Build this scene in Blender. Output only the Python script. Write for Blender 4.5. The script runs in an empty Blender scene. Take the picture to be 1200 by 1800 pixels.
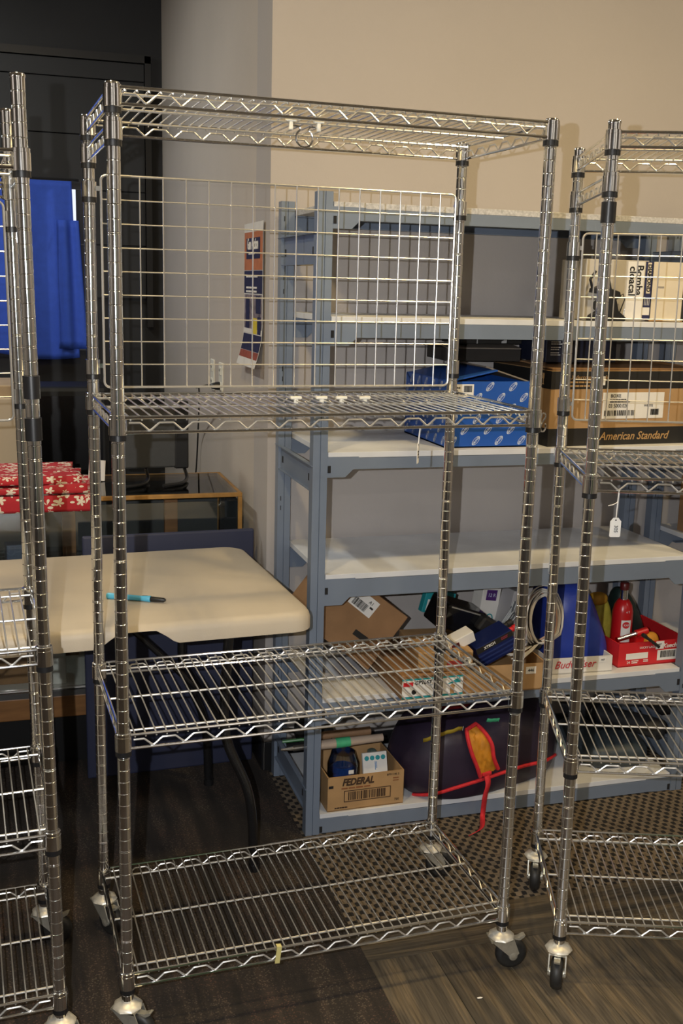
import bpy, math, random
import numpy as np
from mathutils import Vector, Matrix
random.seed(7)

# ------------------------------------------------------------------ camera
scene = bpy.context.scene
COL = scene.collection
F_PX = 1891.39
CAM = np.array([-0.1821, -2.0427, 1.5793])
YAW, PITCH, ROLL = math.radians(17.0102), math.radians(11.8404), math.radians(1.4960)
_c, _s = math.cos(YAW), math.sin(YAW)
_fw, _rt, _up = np.array([_s, _c, 0]), np.array([_c, -_s, 0]), np.array([0, 0, 1.0])
CF = _fw * math.cos(PITCH) - _up * math.sin(PITCH)
_U = _up * math.cos(PITCH) + _fw * math.sin(PITCH)
CR = _rt * math.cos(ROLL) + _U * math.sin(ROLL)
CU = _U * math.cos(ROLL) - _rt * math.sin(ROLL)

cam_data = bpy.data.cameras.new('camera')
cam_data.sensor_fit = 'VERTICAL'
cam_data.sensor_height = 36.0
cam_data.lens = F_PX / 1800 * 36.0
cam_data.clip_start = 0.02
cam = bpy.data.objects.new('camera', cam_data)
COL.objects.link(cam)
_m = Matrix(((CR[0], CU[0], -CF[0], CAM[0]), (CR[1], CU[1], -CF[1], CAM[1]), (CR[2], CU[2], -CF[2], CAM[2]), (0, 0, 0, 1)))
cam.matrix_world = _m
scene.camera = cam

# ------------------------------------------------------------------ world, lights, exposure
w = bpy.data.worlds.new('world'); scene.world = w; w.use_nodes = True
w.node_tree.nodes['Background'].inputs[0].default_value = (0.05, 0.05, 0.055, 1)
w.node_tree.nodes['Background'].inputs[1].default_value = 0.3
vs = scene.view_settings
vs.view_transform = 'Standard'; vs.look = 'None'; vs.gamma = 1.0; vs.use_curve_mapping = False
vs.exposure = -0.12

# the photographer's flash, left of the lens because the camera is held upright
fl = bpy.data.lights.new('camera_flash', 'SPOT')
fl.energy = 138; fl.color = (0.98, 0.99, 1.0); fl.shadow_soft_size = 0.006
fl.spot_size = math.radians(100); fl.spot_blend = 0.6
flo = bpy.data.objects.new('camera_flash', fl); COL.objects.link(flo)
fp = CAM - 0.105 * CR + 0.03 * CU
flo.matrix_world = Matrix(((CR[0], CU[0], -CF[0], fp[0]), (CR[1], CU[1], -CF[1], fp[1]), (CR[2], CU[2], -CF[2], fp[2]), (0, 0, 0, 1)))

CEIL = 3.05
LAMP_SPOTS = [(-0.25, -0.30, 29), (1.5, -0.30, 27), (2.9, -0.4, 16), (-0.7, -4.7, 24), (1.7, -4.7, 24), (-3.7, -1.4, 24), (3.7, -2.2, 20)]  # lamps by the outer walls are unseen, added to brighten what the chrome mirrors
LAMP_COL = (1.0, 0.74, 0.36)

# ------------------------------------------------------------------ pixel helpers (frame 1200x1800)
def ray(u, v): return CF + CR * (u - 600) / F_PX - CU * (v - 900) / F_PX
def pz(u, v, z): d = ray(u, v); return Vector(CAM + d * (z - CAM[2]) / d[2])
def py(u, v, y): d = ray(u, v); return Vector(CAM + d * (y - CAM[1]) / d[1])
def px(u, v, x): d = ray(u, v); return Vector(CAM + d * (x - CAM[0]) / d[0])

# ------------------------------------------------------------------ materials
MATS = {}
def mat(name, col=(0.5, 0.5, 0.5), rough=0.6, metal=0.0, var=0.0, vscale=20.0, bump=0.0, bscale=120.0, spec=0.5, emit=None, stretch=None, coat=0.0, rvar=0.0):
    if name in MATS: return MATS[name]
    m = bpy.data.materials.new(name); m.use_nodes = True
    nt = m.node_tree; b = nt.nodes['Principled BSDF']
    b.inputs['Base Color'].default_value = (*col, 1); b.inputs['Roughness'].default_value = rough
    b.inputs['Metallic'].default_value = metal; b.inputs['Specular IOR Level'].default_value = spec
    if coat: b.inputs['Coat Weight'].default_value = coat
    if emit: b.inputs['Emission Color'].default_value = (*emit[0], 1); b.inputs['Emission Strength'].default_value = emit[1]
    tc = nt.nodes.new('ShaderNodeTexCoord'); src = tc.outputs['Object']
    if stretch:
        mp = nt.nodes.new('ShaderNodeMapping'); mp.inputs['Scale'].default_value = stretch
        nt.links.new(src, mp.inputs[0]); src = mp.outputs[0]
    if var > 0 or rvar > 0:
        n = nt.nodes.new('ShaderNodeTexNoise'); n.inputs['Scale'].default_value = vscale; n.inputs['Detail'].default_value = 5
        nt.links.new(src, n.inputs['Vector'])
        if var > 0:
            r = nt.nodes.new('ShaderNodeValToRGB')
            r.color_ramp.elements[0].position = 0.3; r.color_ramp.elements[1].position = 0.7
            r.color_ramp.elements[0].color = (*[c * (1 - var) for c in col], 1)
            r.color_ramp.elements[1].color = (*[min(1, c * (1 + var)) for c in col], 1)
            nt.links.new(n.outputs['Fac'], r.inputs[0]); nt.links.new(r.outputs[0], b.inputs['Base Color'])
        if rvar > 0:
            mr = nt.nodes.new('ShaderNodeMapRange'); mr.inputs[3].default_value = max(0.01, rough - rvar); mr.inputs[4].default_value = rough + rvar
            nt.links.new(n.outputs['Fac'], mr.inputs[0]); nt.links.new(mr.outputs[0], b.inputs['Roughness'])
    if bump > 0:
        n2 = nt.nodes.new('ShaderNodeTexNoise'); n2.inputs['Scale'].default_value = bscale; n2.inputs['Detail'].default_value = 4
        nt.links.new(src, n2.inputs['Vector'])
        bp = nt.nodes.new('ShaderNodeBump'); bp.inputs['Strength'].default_value = bump; bp.inputs['Distance'].default_value = 0.004
        nt.links.new(n2.outputs['Fac'], bp.inputs['Height']); nt.links.new(bp.outputs[0], b.inputs['Normal'])
    MATS[name] = m
    return m

CHROME = mat('chrome', (0.86, 0.87, 0.88), 0.11, 1.0, rvar=0.05, vscale=60)
WIRE = mat('chrome_wire', (0.86, 0.85, 0.82), 0.30, 0.88)
BLACKP = mat('black_plastic', (0.012, 0.012, 0.013), 0.35)
RUBBER = mat('black_rubber', (0.018, 0.018, 0.018), 0.5, var=0.3, vscale=60)
ZINC = mat('zinc_plate', (0.62, 0.60, 0.52), 0.38, 0.75, var=0.15, vscale=50)
GREY = mat('grey_enamel', (0.175, 0.215, 0.285), 0.42, var=0.06, vscale=6)
DARK = mat('slot_dark', (0.008, 0.008, 0.010), 0.8)
BOARD = mat('melamine_board', (0.68, 0.70, 0.74), 0.55, var=0.12, vscale=5, bump=0.05)
BOARD2 = mat('speckled_board', (0.48, 0.48, 0.49), 0.7, var=0.25, vscale=160)
WALL = mat('tan_wall_paint', (0.46, 0.425, 0.405), 0.72, var=0.02, vscale=3, bump=0.12, bscale=90)
WALL2 = mat('return_wall_paint', (0.56, 0.495, 0.43), 0.70, var=0.04, vscale=2.5, bump=0.12, bscale=90)
CEILM = mat('ceiling_tile', (0.62, 0.59, 0.54), 0.9, var=0.05, vscale=40)
BLACKW = mat('black_wall_paint', (0.010, 0.010, 0.011), 0.6, var=0.2, vscale=4)
CARD = mat('cardboard', (0.42, 0.255, 0.115), 0.82, var=0.10, vscale=14, bump=0.06, bscale=60)
CARD2 = mat('brown_cardboard', (0.30, 0.165, 0.075), 0.85, var=0.14, vscale=12, bump=0.06, bscale=60)
CARDIN = mat('grey_cardboard_inside', (0.20, 0.17, 0.14), 0.9, var=0.1, vscale=14)
INK = mat('black_ink', (0.012, 0.011, 0.010), 0.6)
PAPER = mat('white_paper', (0.80, 0.78, 0.74), 0.7, var=0.03, vscale=30)
WHITE = mat('white_card', (0.74, 0.72, 0.68), 0.6, var=0.04, vscale=15)
NYLON = mat('white_nylon', (0.80, 0.78, 0.68), 0.5)
RED = mat('red_print', (0.60, 0.018, 0.025), 0.5, var=0.08, vscale=20)
REDF = mat('red_webbing', (0.62, 0.02, 0.03), 0.75, var=0.12, vscale=80, bump=0.2, bscale=300)
TAPEG = mat('green_tape', (0.06, 0.42, 0.20), 0.6, var=0.08, vscale=60)
TAPEY = mat('yellow_tape', (0.62, 0.55, 0.22), 0.6)

def glass_mat(name, tint=(0.93, 0.96, 0.94), refl=0.10):
    m = bpy.data.materials.new(name); m.use_nodes = True; nt = m.node_tree; nt.nodes.clear()
    o = nt.nodes.new('ShaderNodeOutputMaterial'); mx = nt.nodes.new('ShaderNodeMixShader')
    t = nt.nodes.new('ShaderNodeBsdfTransparent'); t.inputs[0].default_value = (*tint, 1)
    g = nt.nodes.new('ShaderNodeBsdfGlossy'); g.inputs['Roughness'].default_value = 0.02
    fr = nt.nodes.new('ShaderNodeFresnel'); fr.inputs[0].default_value = 1.5
    ad = nt.nodes.new('ShaderNodeMath'); ad.operation = 'MULTIPLY_ADD'; ad.inputs[1].default_value = 1.2; ad.inputs[2].default_value = refl
    ad.use_clamp = True
    nt.links.new(fr.outputs[0], ad.inputs[0]); nt.links.new(ad.outputs[0], mx.inputs[0])
    nt.links.new(t.outputs[0], mx.inputs[1]); nt.links.new(g.outputs[0], mx.inputs[2]); nt.links.new(mx.outputs[0], o.inputs[0])
    return m
GLASS = glass_mat('case_glass', (0.95, 0.97, 0.96), 0.03)
CLEAR = glass_mat('clear_plastic', (0.82, 0.85, 0.88), 0.05)

# ------------------------------------------------------------------ mesh builder
class MB:
    def __init__(s): s.v = []; s.f = []; s.sm = []
    def add(s, vs, fs, smooth=False):
        o = len(s.v); s.v += [tuple(x) for x in vs]; s.f += [tuple(i + o for i in f) for f in fs]; s.sm += [smooth] * len(fs)
        return s
    def box(s, c, d, rot=None):
        cx, cy, cz = c; hx, hy, hz = d[0] / 2, d[1] / 2, d[2] / 2
        vs = [Vector((x * hx, y * hy, z * hz)) for x in (-1, 1) for y in (-1, 1) for z in (-1, 1)]
        if rot is not None: vs = [rot @ v for v in vs]
        vs = [v + Vector(c) for v in vs]
        return s.add(vs, [(0, 1, 3, 2), (4, 6, 7, 5), (0, 4, 5, 1), (2, 3, 7, 6), (0, 2, 6, 4), (1, 5, 7, 3)])
    def tube(s, pts, r, seg=8, closed=False, caps=True, smooth=True, flat=None):
        pts = [Vector(p) for p in pts]; n = len(pts); rs = r if isinstance(r, (list, tuple)) else [r] * n
        tg = []
        for i in range(n):
            a = pts[i - 1] if (i > 0 or closed) else pts[i]
            b = pts[(i + 1) % n] if (i < n - 1 or closed) else pts[i]
            t = (b - a); tg.append(t.normalized() if t.length > 1e-9 else Vector((0, 0, 1)))
        ref = Vector((0, 0, 1)) if abs(tg[0].z) < 0.9 else Vector((1, 0, 0))
        nrm = tg[0].cross(ref).normalized(); vs = []
        for i in range(n):
            nrm = (nrm - tg[i] * nrm.dot(tg[i]))
            nrm = nrm.normalized() if nrm.length > 1e-6 else tg[i].orthogonal().normalized()
            bi = tg[i].cross(nrm)
            for k in range(seg):
                a = 2 * math.pi * k / seg
                vs.append(pts[i] + nrm * (math.cos(a) * rs[i]) + bi * (math.sin(a) * rs[i] * (flat or 1)))
        fs = []
        for i in range(n if closed else n - 1):
            j = (i + 1) % n
            for k in range(seg):
                k2 = (k + 1) % seg
                fs.append((i * seg + k, i * seg + k2, j * seg + k2, j * seg + k))
        s.add(vs, fs, smooth)
        if caps and not closed:
            o = len(s.v) - len(vs)
            s.f.append(tuple(o + k for k in range(seg - 1, -1, -1))); s.sm.append(False)
            s.f.append(tuple(o + (n - 1) * seg + k for k in range(seg))); s.sm.append(False)
        return s
    def lathe(s, prof, seg=20, M=None, smooth=True):
        vs = []
        for (r, z) in prof:
            for k in range(seg):
                a = 2 * math.pi * k / seg; v = Vector((r * math.cos(a), r * math.sin(a), z))
                vs.append(M @ v if M is not None else v)
        fs = []
        n = len(prof)
        for i in range(n - 1):
            for k in range(seg):
                k2 = (k + 1) % seg
                fs.append((i * seg + k, i * seg + k2, (i + 1) * seg + k2, (i + 1) * seg + k))
        s.add(vs, fs, smooth)
        o = len(s.v) - len(vs)
        s.f.append(tuple(o + k for k in range(seg - 1, -1, -1))); s.sm.append(False)
        s.f.append(tuple(o + (n - 1) * seg + k for k in range(seg))); s.sm.append(False)
        return s
    def prism(s, poly, depth, M=None):
        # poly in (x,z); extruded along +y from 0 to depth
        n = len(poly)
        vs = [Vector((x, 0, z)) for x, z in poly] + [Vector((x, depth, z)) for x, z in poly]
        if M is not None: vs = [M @ v for v in vs]
        fs = [tuple(range(n - 1, -1, -1)) if False else tuple(range(n)), tuple(range(2 * n - 1, n - 1, -1))]
        for i in range(n): fs.append((i, i + n, (i + 1) % n + n, (i + 1) % n))
        return s.add(vs, fs)
    def grid(s, fn, nu, nv, smooth=True, closeu=False):
        vs = [fn(i / nu, j / nv) for j in range(nv + 1) for i in range(nu + (0 if closeu else 1))]
        w_ = nu + (0 if closeu else 1); fs = []
        for j in range(nv):
            for i in range(nu):
                i2 = (i + 1) % w_ if closeu else i + 1
                fs.append((j * w_ + i, j * w_ + i2, (j + 1) * w_ + i2, (j + 1) * w_ + i))
        return s.add(vs, fs, smooth)
    def mesh(s, name, m):
        me = bpy.data.meshes.new(name); me.from_pydata(s.v, [], s.f)
        me.polygons.foreach_set('use_smooth', s.sm)
        import bmesh
        bm = bmesh.new(); bm.from_mesh(me); bmesh.ops.recalc_face_normals(bm, faces=bm.faces); bm.to_mesh(me); bm.free()
        if any(s.sm): me.set_sharp_from_angle(angle=math.radians(38))
        me.materials.append(m); me.update()
        return me
    def build(s, name, m, parent=None, loc=None, bevel=0, solid=0, sub=0, rot=None):
        return link(name, s.mesh(name, m), parent, loc, bevel, solid, sub, rot)

def link(name, me, parent=None, loc=None, bevel=0, solid=0, sub=0, rot=None):
    o = bpy.data.objects.new(name, me); COL.objects.link(o)
    if parent is not None: o.parent = parent
    if loc is not None: o.location = loc
    if rot is not None: o.rotation_euler = rot
    if solid: md = o.modifiers.new('t', 'SOLIDIFY'); md.thickness = solid; md.offset = 0
    if sub: md = o.modifiers.new('s', 'SUBSURF'); md.levels = sub; md.render_levels = sub
    if bevel: md = o.modifiers.new('b', 'BEVEL'); md.width = bevel; md.segments = 2; md.limit_method = 'ANGLE'; md.angle_limit = 0.6
    return o
def thing(name, label, cat, loc=(0, 0, 0), rotz=0, group=None, rot=None):
    o = bpy.data.objects.new(name, None); COL.objects.link(o); o.empty_display_size = 0.05
    o.location = loc; o.rotation_euler = rot if rot is not None else (0, 0, rotz)
    o['label'] = label; o['category'] = cat
    if group: o['group'] = group
    return o
def tag(o, label, cat, group=None):
    o['label'] = label; o['category'] = cat
    if group: o['group'] = group
    return o
def struct(o): o['kind'] = 'structure'; return o

def text(name, body, size, m, parent, loc, rot=(math.pi / 2, 0, 0), shear=0.0, align='CENTER', bold=0.0, sx=1.0, thick=0.0004):
    cu = bpy.data.curves.new(name, 'FONT'); cu.body = body; cu.size = size; cu.shear = shear
    cu.align_x = align; cu.align_y = 'CENTER'; cu.extrude = thick; cu.offset = bold; cu.resolution_u = 3
    t = bpy.data.objects.new(name, cu); COL.objects.link(t)
    me = bpy.data.meshes.new_from_object(t.evaluated_get(bpy.context.evaluated_depsgraph_get()))
    bpy.data.objects.remove(t); bpy.data.curves.remove(cu)
    me.materials.clear(); me.materials.append(m)
    o = link(name, me, parent, loc, rot=rot); o.scale = (sx, 1, 1)
    return o
def barcode(name, w_, h_, parent, loc, rot=(0, 0, 0), m=None, seed=1):
    r = random.Random(seed); b = MB(); x = -w_ / 2
    while x < w_ / 2 - 0.001:
        bw = r.choice([.0012, .002, .003]) * (w_ / .08); bw = min(bw, w_ / 2 - x)
        b.box((x + bw / 2, 0, 0), (bw, 0.0006, h_)); x += bw + r.choice([.001, .0018, .0025]) * (w_ / .08)
    o = b.build(name, m or INK, parent, loc); o.rotation_euler = rot
    return o
def lines(parent, loc, w_, n, pitch, h_, m, rot=(0, 0, 0), seed=1):
    # unreadable small print: one thin bar per line of type
    r = random.Random(seed); b = MB()
    for i in range(n):
        l_ = w_ * r.uniform(0.7, 1.0); x = -w_ / 2
        while x < -w_ / 2 + l_ - 0.001:
            q = min(r.uniform(0.1, 0.25) * w_, -w_ / 2 + l_ - x); b.box((x + q / 2, 0, -i * pitch), (q * 0.86, 0.0006, h_)); x += q
    return b.build('small_print', m, parent, loc, rot=rot)
def frameplate(name, w_, h_, parent, loc, m, rot=(0, 0, 0), t=0.0008):
    return MB().box((0, 0, 0), (w_, t, h_)).build(name, m, parent, loc, rot=rot)

# ------------------------------------------------------------------ the room
def noise_nodes(nt, src, scale, detail=4):
    n = nt.nodes.new('ShaderNodeTexNoise'); n.inputs['Scale'].default_value = scale; n.inputs['Detail'].default_value = detail
    nt.links.new(src, n.inputs['Vector']); return n
def ramp(nt, src, stops):
    r = nt.nodes.new('ShaderNodeValToRGB'); cr = r.color_ramp
    while len(cr.elements) < len(stops): cr.elements.new(0.5)
    for e, (p, c) in zip(cr.elements, stops): e.position = p; e.color = (*c, 1)
    nt.links.new(src, r.inputs[0]); return r
def mathn(nt, op, a, b=None):
    n = nt.nodes.new('ShaderNodeMath'); n.operation = op
    for i, v in enumerate((a, b)):
        if v is None: continue
        if isinstance(v, (int, float)): n.inputs[i].default_value = v
        else: nt.links.new(v, n.inputs[i])
    return n.outputs[0]
def base_mat(name, rough):
    m = bpy.data.materials.new(name); m.use_nodes = True; nt = m.node_tree; b = nt.nodes['Principled BSDF']
    b.inputs['Roughness'].default_value = rough
    tc = nt.nodes.new('ShaderNodeTexCoord'); return m, nt, b, tc.outputs['Object']
def mixc(nt, fac, a, b):
    n = nt.nodes.new('ShaderNodeMix'); n.data_type = 'RGBA'
    for sock, v in ((n.inputs[0], fac), (n.inputs[6], a), (n.inputs[7], b)):
        if isinstance(v, (int, float)): sock.default_value = v
        elif isinstance(v, tuple): sock.default_value = (*v, 1)
        else: nt.links.new(v, sock)
    return n.outputs[2]

# dark brown streaked loop carpet
M_CARPET, nt, b, src = base_mat('dark_brown_carpet', 0.95)
mp = nt.nodes.new('ShaderNodeMapping'); mp.inputs['Scale'].default_value = (26, 3.0, 1); nt.links.new(src, mp.inputs[0])
streak = noise_nodes(nt, mp.outputs[0], 1.0, 5)
fine = noise_nodes(nt, src, 300, 2)
base = ramp(nt, streak.outputs['Fac'], [(0.30, (0.012, 0.0095, 0.008)), (0.52, (0.024, 0.018, 0.0145)), (0.70, (0.046, 0.032, 0.024))])
vor = nt.nodes.new('ShaderNodeTexVoronoi'); vor.inputs['Scale'].default_value = 170; nt.links.new(src, vor.inputs['Vector'])
spk = ramp(nt, vor.outputs['Distance'], [(0.10, (1, 1, 1)), (0.42, (0, 0, 0))])
spk2 = mathn(nt, 'MULTIPLY', spk.outputs[0], ramp(nt, streak.outputs['Fac'], [(0.40, (0.05, 0.05, 0.05)), (0.58, (1, 1, 1))]).outputs[0])
spc = ramp(nt, noise_nodes(nt, src, 5, 2).outputs['Fac'], [(0.4, (0.13, 0.105, 0.078)), (0.62, (0.12, 0.058, 0.040))])
nt.links.new(mixc(nt, spk2, base.outputs[0], spc.outputs[0]), b.inputs['Base Color'])
bp = nt.nodes.new('ShaderNodeBump'); bp.inputs['Strength'].default_value = 0.5; bp.inputs['Distance'].default_value = 0.004
nt.links.new(fine.outputs['Fac'], bp.inputs['Height']); nt.links.new(bp.outputs[0], b.inputs['Normal'])

# tan carpet woven with staggered black dashes
M_DOT, nt, b, src = base_mat('dotted_tan_carpet', 0.95)
sep = nt.nodes.new('ShaderNodeSeparateXYZ'); nt.links.new(src, sep.inputs[0])
ax = mathn(nt, 'SINE', mathn(nt, 'MULTIPLY', sep.outputs[0], 2 * math.pi / 0.031))
ay = mathn(nt, 'SINE', mathn(nt, 'MULTIPLY', sep.outputs[1], 2 * math.pi / 0.040))
pr = mathn(nt, 'MULTIPLY', ax, ay)
nz = noise_nodes(nt, src, 110, 3)
prn = mathn(nt, 'ADD', pr, mathn(nt, 'MULTIPLY', mathn(nt, 'SUBTRACT', nz.outputs['Fac'], 0.5), 1.1))
dots = ramp(nt, prn, [(0.02, (0, 0, 0)), (0.22, (1, 1, 1))])
tan = ramp(nt, noise_nodes(nt, src, 60, 4).outputs['Fac'], [(0.3, (0.105, 0.078, 0.052)), (0.6, (0.185, 0.145, 0.100)), (0.75, (0.16, 0.10, 0.065))])
nt.links.new(mixc(nt, dots.outputs[0], tan.outputs[0], (0.013, 0.011, 0.010)), b.inputs['Base Color'])
bp = nt.nodes.new('ShaderNodeBump'); bp.inputs['Strength'].default_value = 0.4; bp.inputs['Distance'].default_value = 0.004
nt.links.new(nz.outputs['Fac'], bp.inputs['Height']); nt.links.new(bp.outputs[0], b.inputs['Normal'])

# grey brown vinyl planks
def plank_mat(name, seed, tintv):
    m, nt, b, src = base_mat(name, 0.42)
    mp = nt.nodes.new('ShaderNodeMapping'); mp.inputs['Scale'].default_value = (14, 1.1, 1); mp.inputs['Location'].default_value = (seed * 3.1, seed * 1.7, 0)
    nt.links.new(src, mp.inputs[0])
    g = noise_nodes(nt, mp.outputs[0], 1.6, 8); g.inputs['Distortion'].default_value = 1.2
    mp2 = nt.nodes.new('ShaderNodeMapping'); mp2.inputs['Scale'].default_value = (70, 2.5, 1); nt.links.new(src, mp2.inputs[0])
    g2 = noise_nodes(nt, mp2.outputs[0], 3, 4)
    c1 = ramp(nt, g.outputs['Fac'], [(0.28, tuple(c * tintv for c in (0.040, 0.036, 0.030))), (0.48, tuple(c * tintv for c in (0.105, 0.088, 0.066))), (0.62, tuple(c * tintv for c in (0.165, 0.128, 0.082))), (0.78, tuple(c * tintv for c in (0.10, 0.088, 0.070)))])
    c2 = ramp(nt, g2.outputs['Fac'], [(0.35, (0.45, 0.45, 0.45)), (0.6, (1, 1, 1))])
    mm = nt.nodes.new('ShaderNodeMix'); mm.data_type = 'RGBA'; mm.blend_type = 'MULTIPLY'; mm.inputs[0].default_value = 0.8
    nt.links.new(c1.outputs[0], mm.inputs[6]); nt.links.new(c2.outputs[0], mm.inputs[7]); nt.links.new(mm.outputs[2], b.inputs['Base Color'])
    bp = nt.nodes.new('ShaderNodeBump'); bp.inputs['Strength'].default_value = 0.15; bp.inputs['Distance'].default_value = 0.002
    nt.links.new(g2.outputs['Fac'], bp.inputs['Height']); nt.links.new(bp.outputs[0], b.inputs['Normal'])
    return m
PLANKS = [plank_mat('vinyl_plank_%d' % i, i, t) for i, t in enumerate((1.0, 0.82, 1.12))]

floor = struct(MB().box((0, -1.0, -0.06), (9, 10, 0.1)).build('floor', mat('concrete_slab', (0.05, 0.047, 0.044), 0.9)))
EX = 0.578   # edge between the dark carpet and the rest
WY = 0.29    # edge between the dotted carpet and the planks
struct(floor)
c1 = MB().box(((-4.5 + EX) / 2, -1.0, -0.005), (4.5 + EX, 10, 0.01)).build('carpet_patch', M_CARPET, floor); c1['label'] = 'dark brown streaked carpet'
c2 = MB().box(((4.5 + EX) / 2, (WY + 4.0) / 2, -0.005), (4.5 - EX, 4.0 - WY, 0.01)).build('carpet_patch', M_DOT, floor); c2['label'] = 'tan carpet with black dashes'
PW = 0.162
def plank(x0, y0, lx, ly, m):
    w_, l_, rz = (lx, ly, 0) if lx < ly else (ly, lx, math.pi / 2)
    MB().box((0, 0, 0), (w_ - 0.0012, l_ - 0.0012, 0.01)).build('plank', m, floor, (x0 + lx / 2, y0 + ly / 2, -0.005), bevel=0.0008, rot=(0, 0, rz))
plank(EX, WY - PW, 1.05, PW, PLANKS[1]); plank(EX + 1.05, WY - PW, 1.22, PW, PLANKS[0]); plank(EX + 2.27, WY - PW, 1.22, PW, PLANKS[2])
k = 0
for i in range(16):
    y1 = WY - PW; x0 = EX + i * PW
    cuts = [y1, y1 - 0.35 - 0.27 * ((i * 5) % 4), -1.9 - 0.2 * (i % 3), -3.2 - 0.2 * ((i + 1) % 3)]
    for a, c in zip(cuts[:-1], cuts[1:]):
        plank(x0, c, PW, a - c, PLANKS[(i + k) % 3]); k += 1

XW, YB, YFAR = 0.565, 1.205, 3.62
struct(MB().box(((4.5 + XW) / 2, YB + 0.1, CEIL / 2), (4.5 - XW, 0.2, CEIL)).build('wall_back', WALL))
struct(MB().box((XW + 0.1, (YB + 0.2 + YFAR) / 2, CEIL / 2), (0.2, YFAR - YB - 0.2, CEIL)).build('wall_return', WALL2))
struct(MB().box((-1.5, YFAR + 0.1, CEIL / 2), (6, 0.2, CEIL)).build('wall_far', BLACKW))
struct(MB().box((-4.4, -0.9, CEIL / 2), (0.2, 9.2, CEIL)).build('wall_left', WALL))
struct(MB().box((4.4, -2.0, CEIL / 2), (0.2, 6.4, CEIL)).build('wall_right', WALL))
struct(MB().box((0, -5.4, CEIL / 2), (9, 0.2, CEIL)).build('wall_front', mat('back_wall_cream', (0.42, 0.40, 0.37), 0.7)))
struct(MB().box((0, -1.0, CEIL + 0.05), (9, 9.4, 0.1)).build('ceiling', CEILM))
struct(MB().box(((4.3 + XW) / 2, YB - 0.004, 0.05), (4.3 - XW, 0.008, 0.10)).build('baseboard_back', BLACKP, bevel=0.002))
struct(MB().box((XW - 0.004, (YB + YFAR) / 2, 0.05), (0.008, YFAR - YB, 0.10)).build('baseboard_return', BLACKP, bevel=0.002))
# unseen dark and green panels, added behind the photographer to band the chrome
door = struct(MB().box((1.2, -5.28, 1.05), (1.0, 0.04, 2.1)).build('added_green_panel', mat('green_panel_paint', (0.03, 0.10, 0.035), 0.5)))
MB().box((-0.42, 0.04, 0.0), (0.03, 0.06, 0.12)).build('panel_handle', CHROME, door, (1.2, -5.28, 1.0))
struct(MB().box((-1.6, -5.28, 1.2), (1.6, 0.03, 2.4)).build('added_dark_panel', mat('dark_panel_glass', (0.01, 0.01, 0.012), 0.15)))

# ceiling lamps
LM = mat('lamp_diffuser', (0.9, 0.85, 0.75), 0.6, emit=((1.0, 0.82, 0.6), 4.0))
for i, (lx, ly, e) in enumerate(LAMP_SPOTS):
    t = thing('ceiling_lamp', 'round warm recessed ceiling lamp with a white rim above the racks' if i < 3 else 'added unseen neutral ceiling lamp brightening a wall mirrored in the chrome', 'ceiling lamp', (lx, ly, CEIL), 0, 'warm lamps above the racks' if i < 3 else 'added neutral lamps along the walls')
    MB().lathe([(0.10, -0.004), (0.125, -0.012), (0.13, -0.004), (0.13, 0.0)], 28).build('rim', WHITE, t)
    MB().lathe([(0.098, -0.006), (0.098, -0.002)], 28).build('diffuser', LM, t)
    ld = bpy.data.lights.new('ceiling_lamp_light', 'AREA'); ld.shape = 'DISK'; ld.size = 0.17; ld.energy = e; ld.color = LAMP_COL if i < 3 else (1.0, 0.93, 0.84)
    lo = bpy.data.objects.new('ceiling_lamp_light', ld); COL.objects.link(lo); lo.location = (lx, ly, CEIL - 0.02)

FAR_LAMP = (-0.95, 2.35, 27)  # unseen lamp, added to brighten the return wall with cooler light
t = thing('added_tube_lamp', 'added unseen neutral tube lamp on the ceiling brightening the return wall', 'ceiling lamp', (FAR_LAMP[0], FAR_LAMP[1], CEIL))
MB().box((0, 0, -0.02), (0.16, 1.0, 0.04)).build('housing', WHITE, t, bevel=0.004)
MB().box((0, 0, -0.046), (0.12, 0.96, 0.012)).build('diffuser', mat('tube_diffuser', (0.9, 0.9, 0.9), 0.6, emit=((0.95, 1.0, 0.97), 3.0)), t)
ld = bpy.data.lights.new('added_tube_light', 'AREA'); ld.shape = 'RECTANGLE'; ld.size = 0.12; ld.size_y = 0.95; ld.energy = FAR_LAMP[2]; ld.color = (0.97, 1.0, 0.95)
lo = bpy.data.objects.new('added_tube_light', ld); COL.objects.link(lo); lo.location = (FAR_LAMP[0], FAR_LAMP[1], CEIL - 0.056)

# ------------------------------------------------------------------ wire racks
W_, D_ = 0.876, 0.4218
INCH = 0.0254
CH, CRAD = 0.0385, 0.0165
def post_mesh(z0, z1, ph):
    r = 0.0127; prof = [(r, z0)]
    k = 0; z = z0 + ph
    while z < z1 - 0.004:
        def groove(zc):
            prof.extend([(r - d_, zc + z_) for z_, d_ in ((-0.0013, 0.0), (-0.0009, 0.00045), (-0.0003, 0.00072), (0.0003, 0.00072), (0.0009, 0.00045), (0.0013, 0.0))])
        if k % 8 == 5: groove(z - 0.0016); groove(z + 0.0016)
        else: groove(z)
        z += INCH; k += 1
    prof += [(r, z1 - 0.002), (r - 0.002, z1)]
    return MB().lathe(prof, 22).mesh('post', CHROME)
M_CAP = MB().lathe([(0.0136, -0.004), (0.0138, 0.0005), (0.012, 0.003), (0.004, 0.0045)], 22).mesh('post_cap', CHROME)
M_COLLAR = MB().lathe([(0.0128, -CH), (CRAD - 0.0006, -CH), (CRAD + 0.0004, -CH + 0.0008), (CRAD + 0.0004, -0.0075), (CRAD - 0.0004, -0.0070), (CRAD - 0.0004, -0.0006), (CRAD - 0.0012, 0.0), (0.0128, 0.0)], 28).mesh('collar', CHROME)
M_SLEEVE = MB().lathe([(0.0128, -0.011), (0.0160, -0.0105), (0.0157, 0.0), (0.0128, 0.001)], 22).mesh('split_sleeve', BLACKP)
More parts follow.
